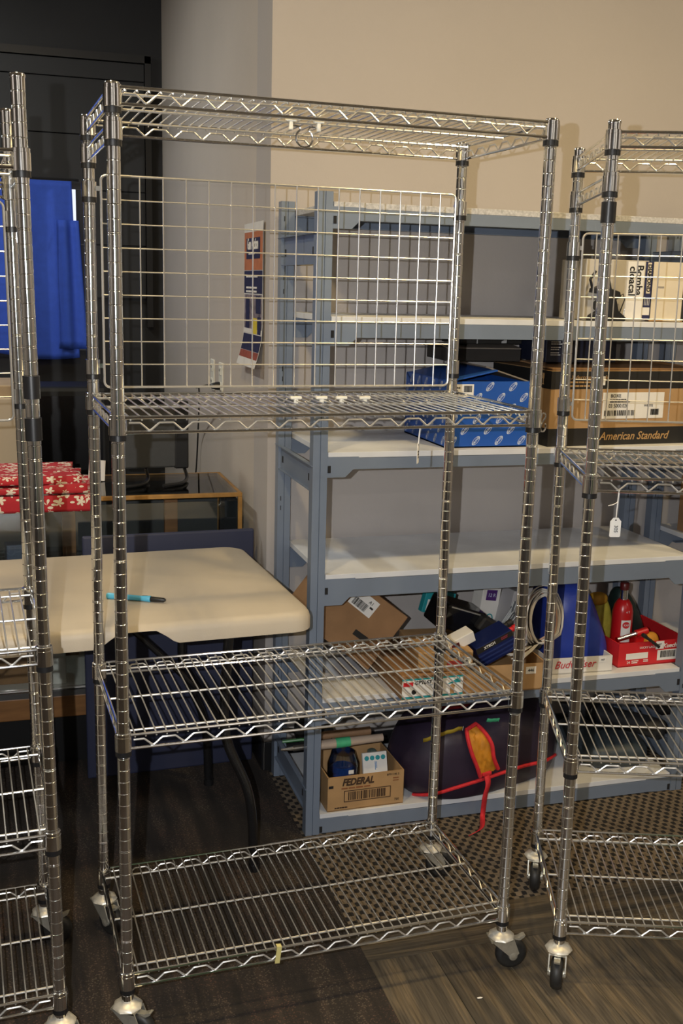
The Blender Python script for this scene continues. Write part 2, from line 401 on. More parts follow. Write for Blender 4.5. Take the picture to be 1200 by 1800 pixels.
M_BAND = MB().lathe([(0.0129, 0.0), (0.0152, 0.0005), (0.0152, 0.0415), (0.0129, 0.042)], 22).mesh('black_clip', BLACKP)
NW = 40; NV = 13
XI0, XI1 = 0.015, W_ - 0.015
def zig(L, nv, zt, zb):
    per = L / (nv + 0.35); pts = []; x = 0.003
    pts.append((x, zt)); x0 = per * 0.17
    for i in range(nv):
        b_ = x0 + i * per + per * 0.5
        pts += [(b_ - per * 0.30, zt), (b_ - per * 0.27, zt - 0.001), (b_ - per * 0.05, zb + 0.001), (b_, zb - 0.0002), (b_ + per * 0.05, zb + 0.001), (b_ + per * 0.27, zt - 0.001), (b_ + per * 0.30, zt)]
    pts.append((L - 0.003, zt)); return pts
ZT, ZB = -0.0135, -0.0275
_zx = zig(W_ - 2 * CRAD, NV, ZT, ZB); _zy = zig(D_ - 2 * CRAD, 6, ZT, ZB)
M_TRX = MB().tube([(x + CRAD, 0, z) for x, z in _zx], 0.0021, 6).mesh('truss_wire', WIRE)
M_TRY = MB().tube([(0, y + CRAD, z) for y, z in _zy], 0.0021, 6).mesh('truss_wire', WIRE)
M_RX = MB().tube([(CRAD - 0.003, 0, 0), (W_ - CRAD + 0.003, 0, 0)], 0.0031, 8).mesh('edge_rail', CHROME)
M_RY = MB().tube([(0, CRAD - 0.003, 0), (0, D_ - CRAD + 0.003, 0)], 0.0031, 8).mesh('edge_rail', CHROME)
M_ROD = MB().tube([(0.001, 0, 0), (W_ - 0.001, 0, 0)], 0.0026, 8).mesh('support_rod', WIRE)
M_WIRE = MB().tube([(0, -0.006, -0.0105), (0, -0.001, -0.0075), (0, 0.004, -0.0062), (0, D_ - 0.004, -0.0062), (0, D_ + 0.001, -0.0075), (0, D_ + 0.006, -0.0105)], 0.0017, 6).mesh('deck_wire', WIRE)
FY = -0.007
def make_shelf(rack, z, xo, full=True):
    # the rails in front, behind and at the sides, the deck wires between them
    sh = link('shelf', M_RX, rack, (xo, FY, z - 0.0045))
    off = Vector((0, -FY, 0.0045))   # child offset so that child coords start at the rack post centre, z at the rim
    def ch(name, me, x, y, zz): return link(name, me, sh, off + Vector((x, y, zz)))
    ch('edge_rail', M_RX, 0, FY, -0.0330); ch('edge_rail', M_RX, 0, D_ - FY, -0.0045); ch('edge_rail', M_RX, 0, D_ - FY, -0.0330)
    for x in (-0.004, W_ + 0.004):
        ch('edge_rail', M_RY, x, 0, -0.0045); ch('edge_rail', M_RY, x, 0, -0.0330); ch('truss_wire', M_TRY, x, 0, -0.0035)
    ch('truss_wire', M_TRX, 0, FY, -0.0015); ch('truss_wire', M_TRX, 0, D_ - FY, -0.0015)
    for y in (0.030, D_ / 2, D_ - 0.030): ch('support_rod', M_ROD, 0, y, -0.0104)
    for i in range(NW): ch('deck_wire', M_WIRE, XI0 + 0.008 + (XI1 - XI0 - 0.016) * i / (NW - 1), 0, 0)
    for x in (0, W_):
        for y in (0, D_):
            c = ch('collar', M_COLLAR, x, y, 0); link('split_sleeve', M_SLEEVE, rack, (xo + x, y, z - CH))
    return sh
def make_ledge(rack, z, xo):
    # short side frame clipped to the two posts at one end
    s1 = link('side_ledge', M_RY, rack, (xo - 0.0, 0, z - 0.0045))
    link('edge_rail', M_RY, s1, (0, 0, -0.0285)); link('truss_wire', M_TRY, s1, (0, 0, 0.001))
    for y in (0, D_):
        link('collar', M_COLLAR, s1, (0, y, 0.0045)); link('split_sleeve', M_SLEEVE, rack, (xo, y, z - CH))
def make_grid(rack, z0, z1, xa, xb, y, xo, coll_z):
    rr = 0.012; fr = MB()
    P = []
    for cx, cz, a0 in ((xb - rr, z1 - rr, 0), (xa + rr, z1 - rr, 90), (xa + rr, z0 + rr, 180), (xb - rr, z0 + rr, 270)):
        for i in range(5): a = math.radians(a0 + i * 22.5); P.append((cx + rr * math.cos(a), 0, cz + rr * math.sin(a)))
    g = fr.tube(P, 0.0027, 8, closed=True).build('grid_panel', WIRE, rack, (xo, y, 0))
    mv = MB().tube([(0, 0, z0), (0, 0, z1)], 0.0016, 6).mesh('grid_wire', WIRE)
    mh = MB().tube([(xa, 0, 0), (xb, 0, 0)], 0.0016, 6).mesh('grid_wire', WIRE)
    x = xa + 0.0508 * 0.62
    while x < xb - 0.01: link('grid_wire', mv, g, (x, -0.0015, 0)); x += 0.0508
    n = round((z1 - z0) / 0.0508)
    for i in range(1, n): link('grid_wire', mh, g, (0, 0.0012, z0 + (z1 - z0) * i / n))
    for xx in (0, W_):
        for zc in coll_z:
            c = link('grid_collar', MB().lathe([(0.0129, -0.033), (0.0160, -0.0325), (0.0160, -0.0005), (0.0129, 0)], 22).mesh('grid_collar', CHROME), g, (xx, D_ - y, zc))
            link('grid_sleeve', M_SLEEVE, g, (xx, D_ - y, zc - 0.033))
            MB().box((0.0, 0, 0), (abs((xa if xx == 0 else W_ - xb)) - 0.012, 0.006, 0.010)).build('grid_lug', CHROME, g, ((xa + 0.012) / 2 if xx == 0 else (xb + W_ - 0.012) / 2, D_ - y - 0.004, zc - 0.014))
def fork_mesh():
    b = MB()
    for s_ in (-1, 1):
        b.prism([(-0.030, 0.0), (0.026, 0.0), (0.040, -0.036), (0.034, -0.044), (0.018, -0.044)], 0.003, Matrix.Translation((0, s_ * 0.019 - 0.0015, 0)))
    b.box((-0.002, 0, -0.002), (0.056, 0.041, 0.004))
    return b.mesh('fork', ZINC)
M_FORK = fork_mesh()
M_HOUSE = MB().lathe([(0.010, 0.020), (0.012, 0.016), (0.022, 0.011), (0.030, 0.006), (0.032, 0.002), (0.030, 0.0)], 8).lathe([(0.0105, 0.05), (0.0105, 0.015)], 16).mesh('caster', mat('caster_housing', (0.66, 0.63, 0.55), 0.42, 0.45, var=0.18, vscale=70))
M_WHEEL = MB().lathe([(0.012, -0.013), (0.026, -0.014), (0.033, -0.012), (0.0375, -0.006), (0.038, 0.0), (0.0375, 0.006), (0.033, 0.012), (0.026, 0.014), (0.012, 0.013)], 32, Matrix.Rotation(math.pi / 2, 4, 'X')).mesh('wheel', RUBBER)
M_HUB = MB().lathe([(0.005, -0.022), (0.010, -0.0205), (0.011, -0.015), (0.011, 0.015), (0.010, 0.0205), (0.005, 0.022)], 16, Matrix.Rotation(math.pi / 2, 4, 'X')).mesh('axle', ZINC)
M_LEVER = MB().prism([(-0.010, 0.0), (0.012, 0.001), (0.022, 0.008), (0.024, 0.013), (0.019, 0.013), (0.008, 0.007), (-0.010, 0.006)], 0.014, Matrix.Translation((0, -0.007, 0))).mesh('brake_lever', ZINC)
def make_caster(rack, x, y, ang):
    c = link('caster', M_HOUSE, rack, (x, y, 0.082)); c.rotation_euler = (0, 0, ang)
    link('fork', M_FORK, c)
    link('wheel', M_WHEEL, c, (0.026, 0, 0.038 - 0.082)); link('axle', M_HUB, c, (0.026, 0, 0.038 - 0.082))
    link('brake_lever', M_LEVER, c, (0.034, 0, -0.012))
def make_rack(label, loc, rotz, lean, xo, ztop, zsh, casters, group=None):
    r = thing('wire_shelving_rack', label, 'shelving rack', loc, 0, group)
    r.rotation_mode = 'QUATERNION'
    q = Matrix.Rotation(lean[0], 4, 'Y') @ Matrix.Rotation(-lean[1], 4, 'X') @ Matrix.Rotation(rotz, 4, 'Z')
    r.rotation_quaternion = q.to_quaternion()
    me = post_mesh(0.100, ztop, 0.013)
    for x in (0, W_):
        for y in (0, D_):
            link('post', me, r, (xo + x, y, 0)); link('post_cap', M_CAP, r, (xo + x, y, ztop))
    for z in zsh: make_shelf(r, z, xo)
    for (x, y, a) in casters: make_caster(r, xo + x, y, math.radians(a))
    return r

MAIN_R = math.radians(2.0425)
ZM = [0.165, 0.165 + 21 * INCH, 0.165 + 46 * INCH, 0.165 + 69 * INCH]
rack_main = make_rack('chrome wire rack with four shelves, a ring hook under its top shelf and tag 304', (0, 0, 0), MAIN_R, (0, 0), 0, ZM[3] + 0.001, ZM,
                      [(0, 0, -38), (W_, 0, -8), (0, D_, -60), (W_, D_, -12)])
make_ledge(rack_main, 1.862, 0)
make_grid(rack_main, 1.346, 1.800, 0.024, 0.858, D_ - 0.012, 0, (1.786, 1.407))
R_ROT = -0.3431
ZR = [0.160, 0.5616, 1.2012, 1.8981]
rack_right = make_rack('chrome wire rack with tag 305, its grid panel before the sink carton', (0.9848, -0.0488, 0), R_ROT, (-0.0036, 0.006), 0, 1.9137, ZR,
                       [(0, 0, 258), (W_, 0, 250), (0, D_, 262), (W_, D_, 250)])
make_ledge(rack_right, 1.8173, 0)
make_grid(rack_right, 1.272, 1.720, 0.020, 0.856, D_ - 0.012, 0, (1.700, 1.325))
link('black_clip', M_BAND, rack_right, (0, 0, 1.718))
ZL = [0.158, 0.5134, 0.8963, 1.7988]
rack_left = make_rack('chrome wire rack with two black clips on one post beside the folding table', (-0.1361, -0.0182, 0), 0.0461, (-0.0125, 0.0), -W_, 1.9173, ZL,
                      [(0, 0, 200), (W_, 0, -40), (0, D_, 200), (W_, D_, -20)])
make_grid(rack_left, 1.277, 1.735, 0.018, W_ - 0.016, D_ - 0.012, -W_, (1.717, 1.345))
for y_ in (D_,): pass
s1 = link('side_ledge', M_RX, rack_left, (-W_, D_ , 1.773)); link('edge_rail', M_RX, s1, (0, 0, -0.0285)); link('truss_wire', M_TRX, s1, (0, 0, 0.001))
for xx in (0, W_): link('collar', M_COLLAR, s1, (xx, 0, 0.0045))
link('black_clip', M_BAND, rack_left, (0, 0, 1.366)); link('black_clip', M_BAND, rack_left, (0, 0, 1.290))

def on_main(x, y, z): return Matrix.Rotation(MAIN_R, 4, 'Z') @ Vector((x, y, z))
# ring hook under the top shelf, nylon clips, tape, tags, hooks
def arc(cx, cz, r, a0, a1, n=16): return [(cx + r * math.cos(math.radians(a0 + (a1 - a0) * i / n)), 0, cz + r * math.sin(math.radians(a0 + (a1 - a0) * i / n))) for i in range(n + 1)]
p = on_main(0.395, 0.132, ZM[3])
rh = thing('ring_hook', 'round chrome ring hook held by two white clips under a rack top shelf', 'hook', p, MAIN_R)
zz = -0.030
path = [(-0.028, 0, zz + 0.003), (-0.012, 0, zz + 0.002)] + [(x, 0.002 * i / 16, z) for i, (x, _, z) in enumerate(arc(0.0, zz - 0.020, 0.0175, 120, 420, 20))] + [(0.012, 0.003, zz + 0.002), (0.030, 0.003, zz + 0.003)]
MB().tube(path, 0.0022, 8).build('ring', CHROME, rh)
for sx in (-0.029, 0.029):
    MB().box((0, 0, 0), (0.008, 0.008, 0.034)).box((0, 0, 0.004), (0.022, 0.010, 0.010)).build('clip', NYLON, rh, (sx, 0, -0.0195), bevel=0.002)
for i, (u, v) in enumerate(((520, 698), (565, 698), (600, 698), (641, 698))):
    q_ = pz(u, v, ZM[2] + 0.001); lz = Matrix.Rotation(-MAIN_R, 4, 'Z') @ q_
    o = MB().box((0, 0, 0), (0.026, 0.010, 0.007)).box((0, 0, -0.007), (0.010, 0.008, 0.012)).build('shelf_clip', NYLON, None, on_main(lz.x, lz.y, ZM[2] - 0.0005), bevel=0.002, rot=(0, 0, MAIN_R))
    tag(o, 'white nylon clip on the rack shelf just below the grid panel', 'clip', 'nylon clips on the wire deck')
o = MB().box((0, 0, 0), (0.011, 0.0006, 0.040)).box((0, 0.006, 0.0195), (0.011, 0.012, 0.0006)).build('tape_strip', TAPEY, None, on_main(0.325, FY - 0.0042, ZM[0] - 0.019), rot=(0.0, 0.12, MAIN_R))
tag(o, 'short pale yellow tape strip across the rail of the lowest rack shelf', 'tape')

def price_tag(loc, rotz, num, label, L, twist=0.0, size=(0.024, 0.042), knot=True, tsize=0.011):
    t = thing('price_tag', label, 'tag', loc, rotz)
    w_, h_ = size
    poly = [(-w_ / 2 + .002, -h_), (w_ / 2 - .002, -h_), (w_ / 2, -h_ + .002), (w_ / 2, -0.008), (w_ * 0.22, 0), (-w_ * 0.22, 0), (-w_ / 2, -0.008), (-w_ / 2, -h_ + .002)]
    c = MB().prism(poly, 0.0007).build('card', PAPER, t, (0, 0, -L)); c.rotation_euler = (0, 0, twist)
    MB().lathe([(0.0018, 0), (0.0018, 0.0004)], 10, Matrix.Rotation(math.pi / 2, 4, 'X')).build('eyelet', INK, c, (0, -0.0002, -0.005))
    pts = [(0.002, 0, 0.004), (0.001, 0.001, -L * .3), (0.0, 0, -L * .7), (0, 0, -L + -0.004)]
    MB().tube(pts, 0.0009, 6).tube([(0.004, 0.002, 0.004), (0.003, 0.003, -L * .4), (0, 0, -L - 0.004)], 0.0009, 6).build('string', PAPER, t)
    if knot: MB().tube([(0.001, -0.001, -L * .38), (-0.010, -0.002, -L * .48), (-0.020, -0.002, -L * .52)], 0.0009, 6).build('string_end', PAPER, t)
    text('number', num, tsize, INK, c, (0.001, -0.0004, -h_ * .58), rot=(math.pi / 2, math.pi / 2, 0))
    return t
p = on_main(0.609, FY - 0.001, ZM[2] - 0.036)
price_tag(p, MAIN_R, '304', 'white tag numbered 304 hanging from a rack shelf before the blue carton', 0.028, twist=1.0, size=(0.022, 0.044), knot=False)
Rm = Matrix.Translation((0.9848, -0.0488, 0)) @ Matrix.Rotation(-0.0036, 4, 'Y') @ Matrix.Rotation(-0.006, 4, 'X') @ Matrix.Rotation(R_ROT, 4, 'Z')
p = Rm @ Vector((0.058, FY - 0.003, ZR[2] - 0.034))
price_tag(p, R_ROT + 0.15, '305', 'white tag numbered 305 on a knotted string under a rack shelf', 0.055, twist=0.0)
def s_hook(loc, rotz, label, r=0.009):
    a = arc(0, 0, r, 200, -20, 12); b_ = arc(0, 2 * r, r, 160, -60, 12)
    pts = arc(0, -r, r, 170, 400, 12)[::-1] + [(0.0, 0, 0.004)] + arc(0, r * 1.2, r * .8, -10, 190, 12)
    o = MB().tube([(x, 0, z) for x, _, z in pts], 0.0017, 6).build('s_hook', CHROME, None, loc, rot=(0, 0, rotz)); tag(o, label, 'hook')
s_hook(on_main(W_ + 0.022, -0.004, ZM[2] - 0.028), 0.5, 'small bent metal hook at the collar of the middle rack shelf', 0.010)
s_hook(Rm @ Vector((-0.001, D_ - 0.024, 1.775)), 1.2, 'small S hook hanging from the side ledge of the rack with tag 305', 0.008)
Lm = Matrix.Translation((-0.1361, -0.0182, 0)) @ Matrix.Rotation(-0.0125, 4, 'Y') @ Matrix.Rotation(0.0461, 4, 'Z')
p = Lm @ Vector((0.006, D_, 1.68))
o = MB().tube([(0, 0, -0.02), (0.006, 0, -0.018), (0.016, 0, -0.008), (0.020, 0, 0.004), (0.026, -0.002, 0.016)], 0.002, 6).tube([(0.004, 0.004, -0.03), (0.010, 0.004, -0.026), (0.015, 0.003, -0.014)], 0.002, 6).box((0.0, 0, -0.012), (0.012, 0.02, 0.03)).build('prong_hook', CHROME, None, p)
tag(o, 'small two-pronged chrome hook on the rear post before the blue cloth', 'hook')

# ------------------------------------------------------------------ grey steel shelving
YF = 0.745      # front face of the posts
YR = 1.150      # front face of the rear posts
PWID = 0.041
LEVELS = [(1.749, 1.779), (1.445, 1.484), (1.087, 1.118), (0.721, 0.772), (0.366, 0.404), (0.004, 0.044)]
def post_prof(b, x, y, flip=1):
    # folded upright with a seam down its face
    poly = [(x, y), (x + 0.0195, y), (x + 0.0195, y + 0.004), (x + 0.0215, y + 0.004), (x + 0.0215, y), (x + PWID, y), (x + PWID, y + 0.036), (x + PWID - 0.003, y + 0.036), (x + PWID - 0.003, y + 0.006), (x + 0.003, y + 0.006), (x + 0.003, y + 0.036), (x, y + 0.036)]
    return poly
def make_post(unit, x, y, ztop):
    poly = post_prof(None, 0, 0)
    n = len(poly); vs = [(a, c, 0) for a, c in poly] + [(a, c, ztop) for a, c in poly]
    b = MB(); b.add(vs, [tuple(range(n - 1, -1, -1)), tuple(range(n, 2 * n))] + [(i, (i + 1) % n, (i + 1) % n + n, i + n) for i in range(n)])
    return b.build('post', GREY, unit, (x, y, 0))
M_SLOT = MB().box((0, 0, 0), (0.0022, 0.0015, 0.014)).mesh('slot', DARK)
M_HOLE = MB().lathe([(0.0045, 0), (0.0045, 0.001)], 12, Matrix.Rotation(math.pi / 2, 4, 'X')).mesh('hole', DARK)
def make_beam(unit, x0, x1, y, zb, zt, sgn=1):
    # sgn 1: face towards the room, -1: rear beam
    L = x1 - x0; e = 0.090; b = MB()
    poly = [(0, zt + 0.004), (e, zt + 0.004), (e + 0.002, zt), (L - e - 0.002, zt), (L - e, zt + 0.004), (L, zt + 0.004), (L, zb - 0.022), (L - 0.052, zb - 0.022), (L - 0.075, zb), (0.075, zb), (0.052, zb - 0.022), (0, zb - 0.022)]
    zlo = min(z for _, z in poly)
    if zlo < 0.002: poly = [(x, max(z, 0.002)) for x, z in poly]
    b.prism(poly, 0.003 * sgn, Matrix.Translation((0, 0.002 * sgn, 0)))
    b.box((L / 2, 0.022 * sgn, zt - 0.0015), (L - 0.004, 0.036, 0.003)).box((L / 2, 0.016 * sgn, zb + 0.0015), (L - 0.15, 0.024, 0.003))
    bm = b.build('beam', GREY, unit, (x0, y, 0))
    for xx in (0.006, L - 0.006):
        MB().box((0, 0, 0), (0.009, 0.0016, 0.020)).build('slot', DARK, bm, (xx, 0.0015 * sgn, max(zt - 0.030, 0.014)), bevel=0.003)
    return bm
def make_brace(unit, x, z0, z1, side=1):
    b = MB().box((0, 0, 0), (0.002, YR - YF + 0.03, z1 - z0)).box((-0.006 * side, 0, (z1 - z0) / 2), (0.014, YR - YF + 0.03, 0.002)).box((-0.004 * side, 0, -(z1 - z0) / 2), (0.010, YR - YF + 0.03, 0.002))
    o = b.build('side_brace', GREY, unit, (x, (YF + YR) / 2 + 0.018, (z0 + z1) / 2))
    for yy in (-0.15, 0.16): MB().box((0, 0, 0), (0.001, 0.014, 0.020)).build('slot', DARK, o, (-0.0016 * side, yy, -0.004))
def make_unit(label, x0, x1, ztop, braces):
    u = thing('steel_shelving', label, 'shelving unit', (0, 0, 0))
    for x in (x0, x1):
        for y in (YF, YR):
            p_ = make_post(u, x, y, ztop)
            for zz in (0.33, 0.36, 0.60, 0.63, 0.90, 0.93, 1.30, 1.33, 1.56, 1.60, 1.77):
                if y == YR or x == x1: link('slot', M_SLOT, p_, (0.010, -0.0004, zz))
    for i, (zb, zt) in enumerate(LEVELS):
        make_beam(u, x0 + PWID, x1, YF, zb, zt, 1)
        make_beam(u, x0 + PWID, x1, YR + 0.036, zb, zt, -1)
        d = MB().box((0, 0, 0), (x1 - x0 - PWID - 0.006, YR + 0.036 - YF - 0.010, 0.016)).build('deck_board', BOARD2 if i == 0 else BOARD, u, ((x0 + PWID + x1) / 2, (YF + YR + 0.036) / 2, zt + 0.0085), bevel=0.001)
    for (z0, z1) in braces:
        make_brace(u, x0 + 0.010, z0, z1, 1); make_brace(u, x1 + 0.030, z0, z1, -1)
    return u
BR = [(1.636, 1.715), (1.024, 1.097), (0.070, 0.145)]
U0, U1 = 0.586, 1.813
unit_a = make_unit('blue-grey steel shelving of six pale boards loaded with cartons and bags', U0, U1, 1.820, BR)
unit_b = make_unit('blue-grey steel shelving holding one brown carton, standing past the loaded one', 1.921, 1.921 + 1.227, 1.820, BR)
DZ = [zt + 0.0166 for zb, zt in LEVELS]   # tops of the boards

# ------------------------------------------------------------------ helpers for goods
def open_box(w_, d_, h_, t=0.004, m=CARD, name='body', parent=None):
    b = MB().box((0, 0, t / 2), (w_, d_, t))
    b.box((0, -d_ / 2 + t / 2, h_ / 2), (w_, t, h_)).box((0, d_ / 2 - t / 2, h_ / 2), (w_, t, h_))
    b.box((-w_ / 2 + t / 2, 0, h_ / 2), (t, d_ - 2 * t, h_)).box((w_ / 2 - t / 2, 0, h_ / 2), (t, d_ - 2 * t, h_))
    return b.build(name, m, parent)
def flap(parent, w_, l_, loc, rot, m, t=0.004, name='flap'):
    # hinged along its x axis at y=0, extends +y
    return MB().box((0, l_ / 2, 0), (w_, l_, t)).build(name, m, parent, loc, rot=rot)
def bez(pts, n=8):
    out = []; P_ = [Vector(p) for p in pts]; P_ = [2 * P_[0] - P_[1]] + P_ + [2 * P_[-1] - P_[-2]]
    for i in range(1, len(P_) - 2):
        for k in range(n):
            s_ = k / n; a, b_, c, d = P_[i - 1:i + 3]
            out.append(0.5 * ((2 * b_) + (c - a) * s_ + (2 * a - 5 * b_ + 4 * c - d) * s_ ** 2 + (3 * b_ - a - 3 * c + d) * s_ ** 3))
    out.append(P_[-2]); return out
def sup(v, e): return math.copysign(abs(v) ** e, v)
def hnoise(x, y, z, s):
    return (math.sin(x * 17.3 * s + 1.3) * math.cos(y * 13.1 * s + z * 9.7 * s) + 0.6 * math.sin(z * 23.0 * s + x * 11.0 * s + 0.7) + 0.4 * math.cos(y * 31.0 * s - x * 19.0 * s)) / 2
def blob_fn(a, b_, c, e1=0.7, e2=0.7, flatz=-0.8, wr=0.0, ws=1.0, taper=0.0, skew=0.0):
    def fn(u, v):
        th = 2 * math.pi * u; ph = math.pi * (v - 0.5)
        x = a * sup(math.cos(ph), e1) * sup(math.cos(th), e2); y = b_ * sup(math.cos(ph), e1) * sup(math.sin(th), e2); z = c * sup(math.sin(ph), e1)
        k = 1 + wr * hnoise(x, y, z, ws)
        x, y, z = x * k, y * k, z * k
        tz = (z / c + 1) / 2
        x = x * (1 - taper * tz) + skew * tz
        z = max(z, flatz * c)
        return (x, y, z - flatz * c)
    return fn
def blob(name, m, fn, parent=None, loc=None, nu=48, nv=28, rotz=0, rot=None):
    o = MB().grid(fn, nu, nv, True, closeu=True).build(name, m, parent, loc, rot=rot or (0, 0, rotz)); return o

# ------------------------------------------------------------------ board 2: pump box and black tool
z2 = DZ[1]
t = thing('pump_carton', 'open white carton on its side lettered Bomba cloacal and DIAMOND', 'carton', (1.500, 0.86, z2), -0.04)
CREAM = mat('cream_card', (0.70, 0.62, 0.48), 0.7, var=0.04, vscale=12); NAVY = mat('navy_print', (0.02, 0.025, 0.085), 0.5)
MB().box((0, 0, 0.088), (0.200, 0.16, 0.172)).build('body', mat('grey_white_card', (0.52, 0.49, 0.44), 0.7, var=0.05, vscale=12), t, bevel=0.002)
frameplate('side_panel', 0.056, 0.165, t, (0.060, -0.0806, 0.088), PAPER)
text('lettering', 'Bomba', 0.031, INK, t, (0.070, -0.0815, 0.118), rot=(math.pi / 2, math.pi / 2, 0), bold=0.0006, sx=1.0)
text('lettering', 'cloacal', 0.031, INK, t, (0.048, -0.0815, 0.115), rot=(math.pi / 2, math.pi / 2, 0), bold=0.0006)
frameplate('navy_panel', 0.024, 0.168, t, (0.100, -0.0812, 0.088), NAVY)
frameplate('brand_plate', 0.012, 0.088, t, (0.101, -0.0820, 0.125), CREAM)
text('lettering', 'DIAMOND', 0.0165, INK, t, (0.101, -0.0828, 0.125), rot=(math.pi / 2, math.pi / 2, 0), bold=0.0005)
frameplate('drawing', 0.024, 0.022, t, (0.098, -0.0820, 0.030), PAPER)
for i in range(4): MB().box((0, 0, 0), (0.0012, 0.0008, 0.022)).build('drawn_line', PAPER, t, (0.092 + i * 0.005, -0.0820, 0.058))
fl_ = MB().box((0.048, 0, 0.085), (0.096, 0.003, 0.170)).build('flap', CREAM, t, (0.115, -0.0795, 0.002), rot=(0, 0, -0.10), bevel=0.001)
lines(fl_, (0.030, -0.002, 0.098), 0.026, 1, 0.01, 0.005, mat('grey_ink', (0.3, 0.27, 0.24), 0.7))
MB().box((0, 0, 0), (0.11, 0.10, 0.004)).build('flap', CARD, t, (0.165, -0.035, 0.006), rot=(0.05, 0, 0.0))
t = thing('filing_box', 'dark open box of white papers beside the pump carton flap', 'box', (1.757, 0.875, z2), 0.0)
open_box(0.082, 0.16, 0.15, 0.004, mat('charcoal_box', (0.02, 0.02, 0.022), 0.7), parent=t)
for i, (x, a) in enumerate(((-0.022, 0.2), (0.0, -0.1), (0.020, 0.15))):
    MB().box((0, 0, 0.075), (0.003, 0.11, 0.14)).build('sheet', PAPER, t, (x, -0.005, 0.006), rot=(0, a * 0.5, 0.1))
# tool: black bench grinder like gadget
t = thing('clamp_tool', 'black metal clamp tool with a wire loop leaning on the white pump carton', 'tool', (1.455, 0.754, z2), 0.0)
TOOL = mat('tool_black', (0.014, 0.016, 0.022), 0.45, var=0.2, vscale=40)
MB().prism([(-0.055, 0), (0.062, 0), (0.066, 0.010), (0.040, 0.030), (0.030, 0.062), (0.046, 0.066), (0.040, 0.084), (0.012, 0.092), (0.002, 0.128), (-0.018, 0.132), (-0.024, 0.100), (-0.050, 0.092), (-0.052, 0.080), (-0.022, 0.076), (-0.018, 0.034), (-0.050, 0.016)], 0.020).build('frame', TOOL, t, bevel=0.002)
MB().lathe([(0.016, -0.016), (0.016, 0.016)], 18, Matrix.Translation((-0.018, 0.008, 0.044)) @ Matrix.Rotation(math.pi / 2, 4, 'X')).build('knob', TOOL, t)
MB().tube([(0.036, 0.006, 0.068), (0.052, 0.004, 0.078), (0.058, 0.004, 0.062), (0.050, 0.004, 0.040), (0.046, 0.006, 0.024)], 0.0016, 6).build('wire_loop', TOOL, t)
MB().tube([(0.058, 0.006, 0.0), (0.060, 0.004, 0.036)], 0.0012, 6).build('pin', CHROME, t)
MB().tube([(-0.046, 0.008, 0.090), (-0.060, 0.0, 0.116), (-0.044, 0.0, 0.140)], 0.004, 8).build('handle', TOOL, t)

# ------------------------------------------------------------------ board 3: blue carton, sink carton, black boxes
z3 = DZ[2]
BLUE = mat('blue_print', (0.012, 0.085, 0.40), 0.45, var=0.05, vscale=6)
LOGO = mat('logo_print', (0.55, 0.62, 0.74), 0.5)
GW, GD, GH = 0.262, 0.34, 0.190
t = thing('faucet_carton', 'open blue carton printed all over with slanted white GROHE ovals', 'carton', (1.118, 0.955, z3), 0.0)
open_box(GW, GD, GH, 0.004, BLUE, parent=t)
flap(t, GW, 0.150, (0, GD / 2 - 0.003, GH - 0.001), (math.radians(208), 0, 0), BLUE)
flap(t, GD * 0.96, 0.150, (-GW / 2 + 0.002, -0.012, GH), (math.radians(12), math.radians(0), -math.pi / 2), BLUE)
fr_ = flap(t, GD * 0.9, 0.145, (GW / 2 - 0.002, 0, GH - 0.002), (math.radians(22), 0, math.pi / 2), CARDIN)
fr_.rotation_euler = (math.radians(17), 0, math.pi / 2)
MB().box((0, 0, 0), (GW - 0.02, GD - 0.02, 0.004)).build('inner_lid', CARDIN, t, (0, 0, GH - 0.025))
def logo_mesh():
    b = MB(); n = 18; a_, c_ = 0.0165, 0.0075
    R = Matrix.Rotation(-math.radians(48), 4, 'Y')
    for i in range(n):
        a0, a1 = 2 * math.pi * i / n, 2 * math.pi * (i + 1) / n
        q = []
        for a, s_ in ((a0, 1), (a1, 1), (a1, .86), (a0, .86)): q.append(R @ Vector((a_ * s_ * math.cos(a), 0, c_ * s_ * math.sin(a))))
        b.add(q, [(0, 1, 2, 3)])
    return b.mesh('logo', LOGO)
M_LOGO = logo_mesh()
def logo_text():
    cu = bpy.data.curves.new('l', 'FONT'); cu.body = 'GROHE'; cu.size = 0.0085; cu.align_x = 'CENTER'; cu.align_y = 'CENTER'; cu.offset = 0.0003; cu.resolution_u = 1
    o = bpy.data.objects.new('l', cu); COL.objects.link(o)
    me = bpy.data.meshes.new_from_object(o.evaluated_get(bpy.context.evaluated_depsgraph_get())); bpy.data.objects.remove(o); bpy.data.curves.remove(cu)
    me.transform(Matrix.Rotation(-math.radians(48), 4, 'Y') @ Matrix.Rotation(math.pi / 2, 4, 'X')); me.materials.clear(); me.materials.append(LOGO); return me
M_LTXT = logo_text()
for r_ in range(6):
    for c_ in range(4):
        x = -GW / 2 + 0.022 + c_ * 0.072 + (0.036 if r_ % 2 else 0); z = 0.020 + r_ * 0.031
        if x > GW / 2 - 0.016 or z > GH - 0.014: continue
        if x < -GW / 2 + 0.075 and z > GH - 0.055: continue
        l_ = link('logo', M_LOGO, t, (x, -GD / 2 - 0.0005, z)); link('logo_lettering', M_LTXT, l_, (0, -0.0002, 0))
for r_ in range(6):
    for c_ in range(6):
        y = -GD / 2 + 0.02 + c_ * 0.060 + (0.030 if r_ % 2 else 0); z = 0.020 + r_ * 0.031
        if y > GD / 2 - 0.016 or z > GH - 0.014: continue
        l_ = link('logo', M_LOGO, t, (-GW / 2 - 0.0005, y, z), rot=(0, 0, -math.pi / 2)); link('logo_lettering', M_LTXT, l_, (0, -0.0002, 0))
frameplate('label', 0.075, 0.036, t, (-GW / 2 + 0.042, -GD / 2 - 0.0006, GH - 0.026), PAPER)
barcode('barcode', 0.026, 0.018, t, (-GW / 2 + 0.062, -GD / 2 - 0.0014, GH - 0.021), seed=4)
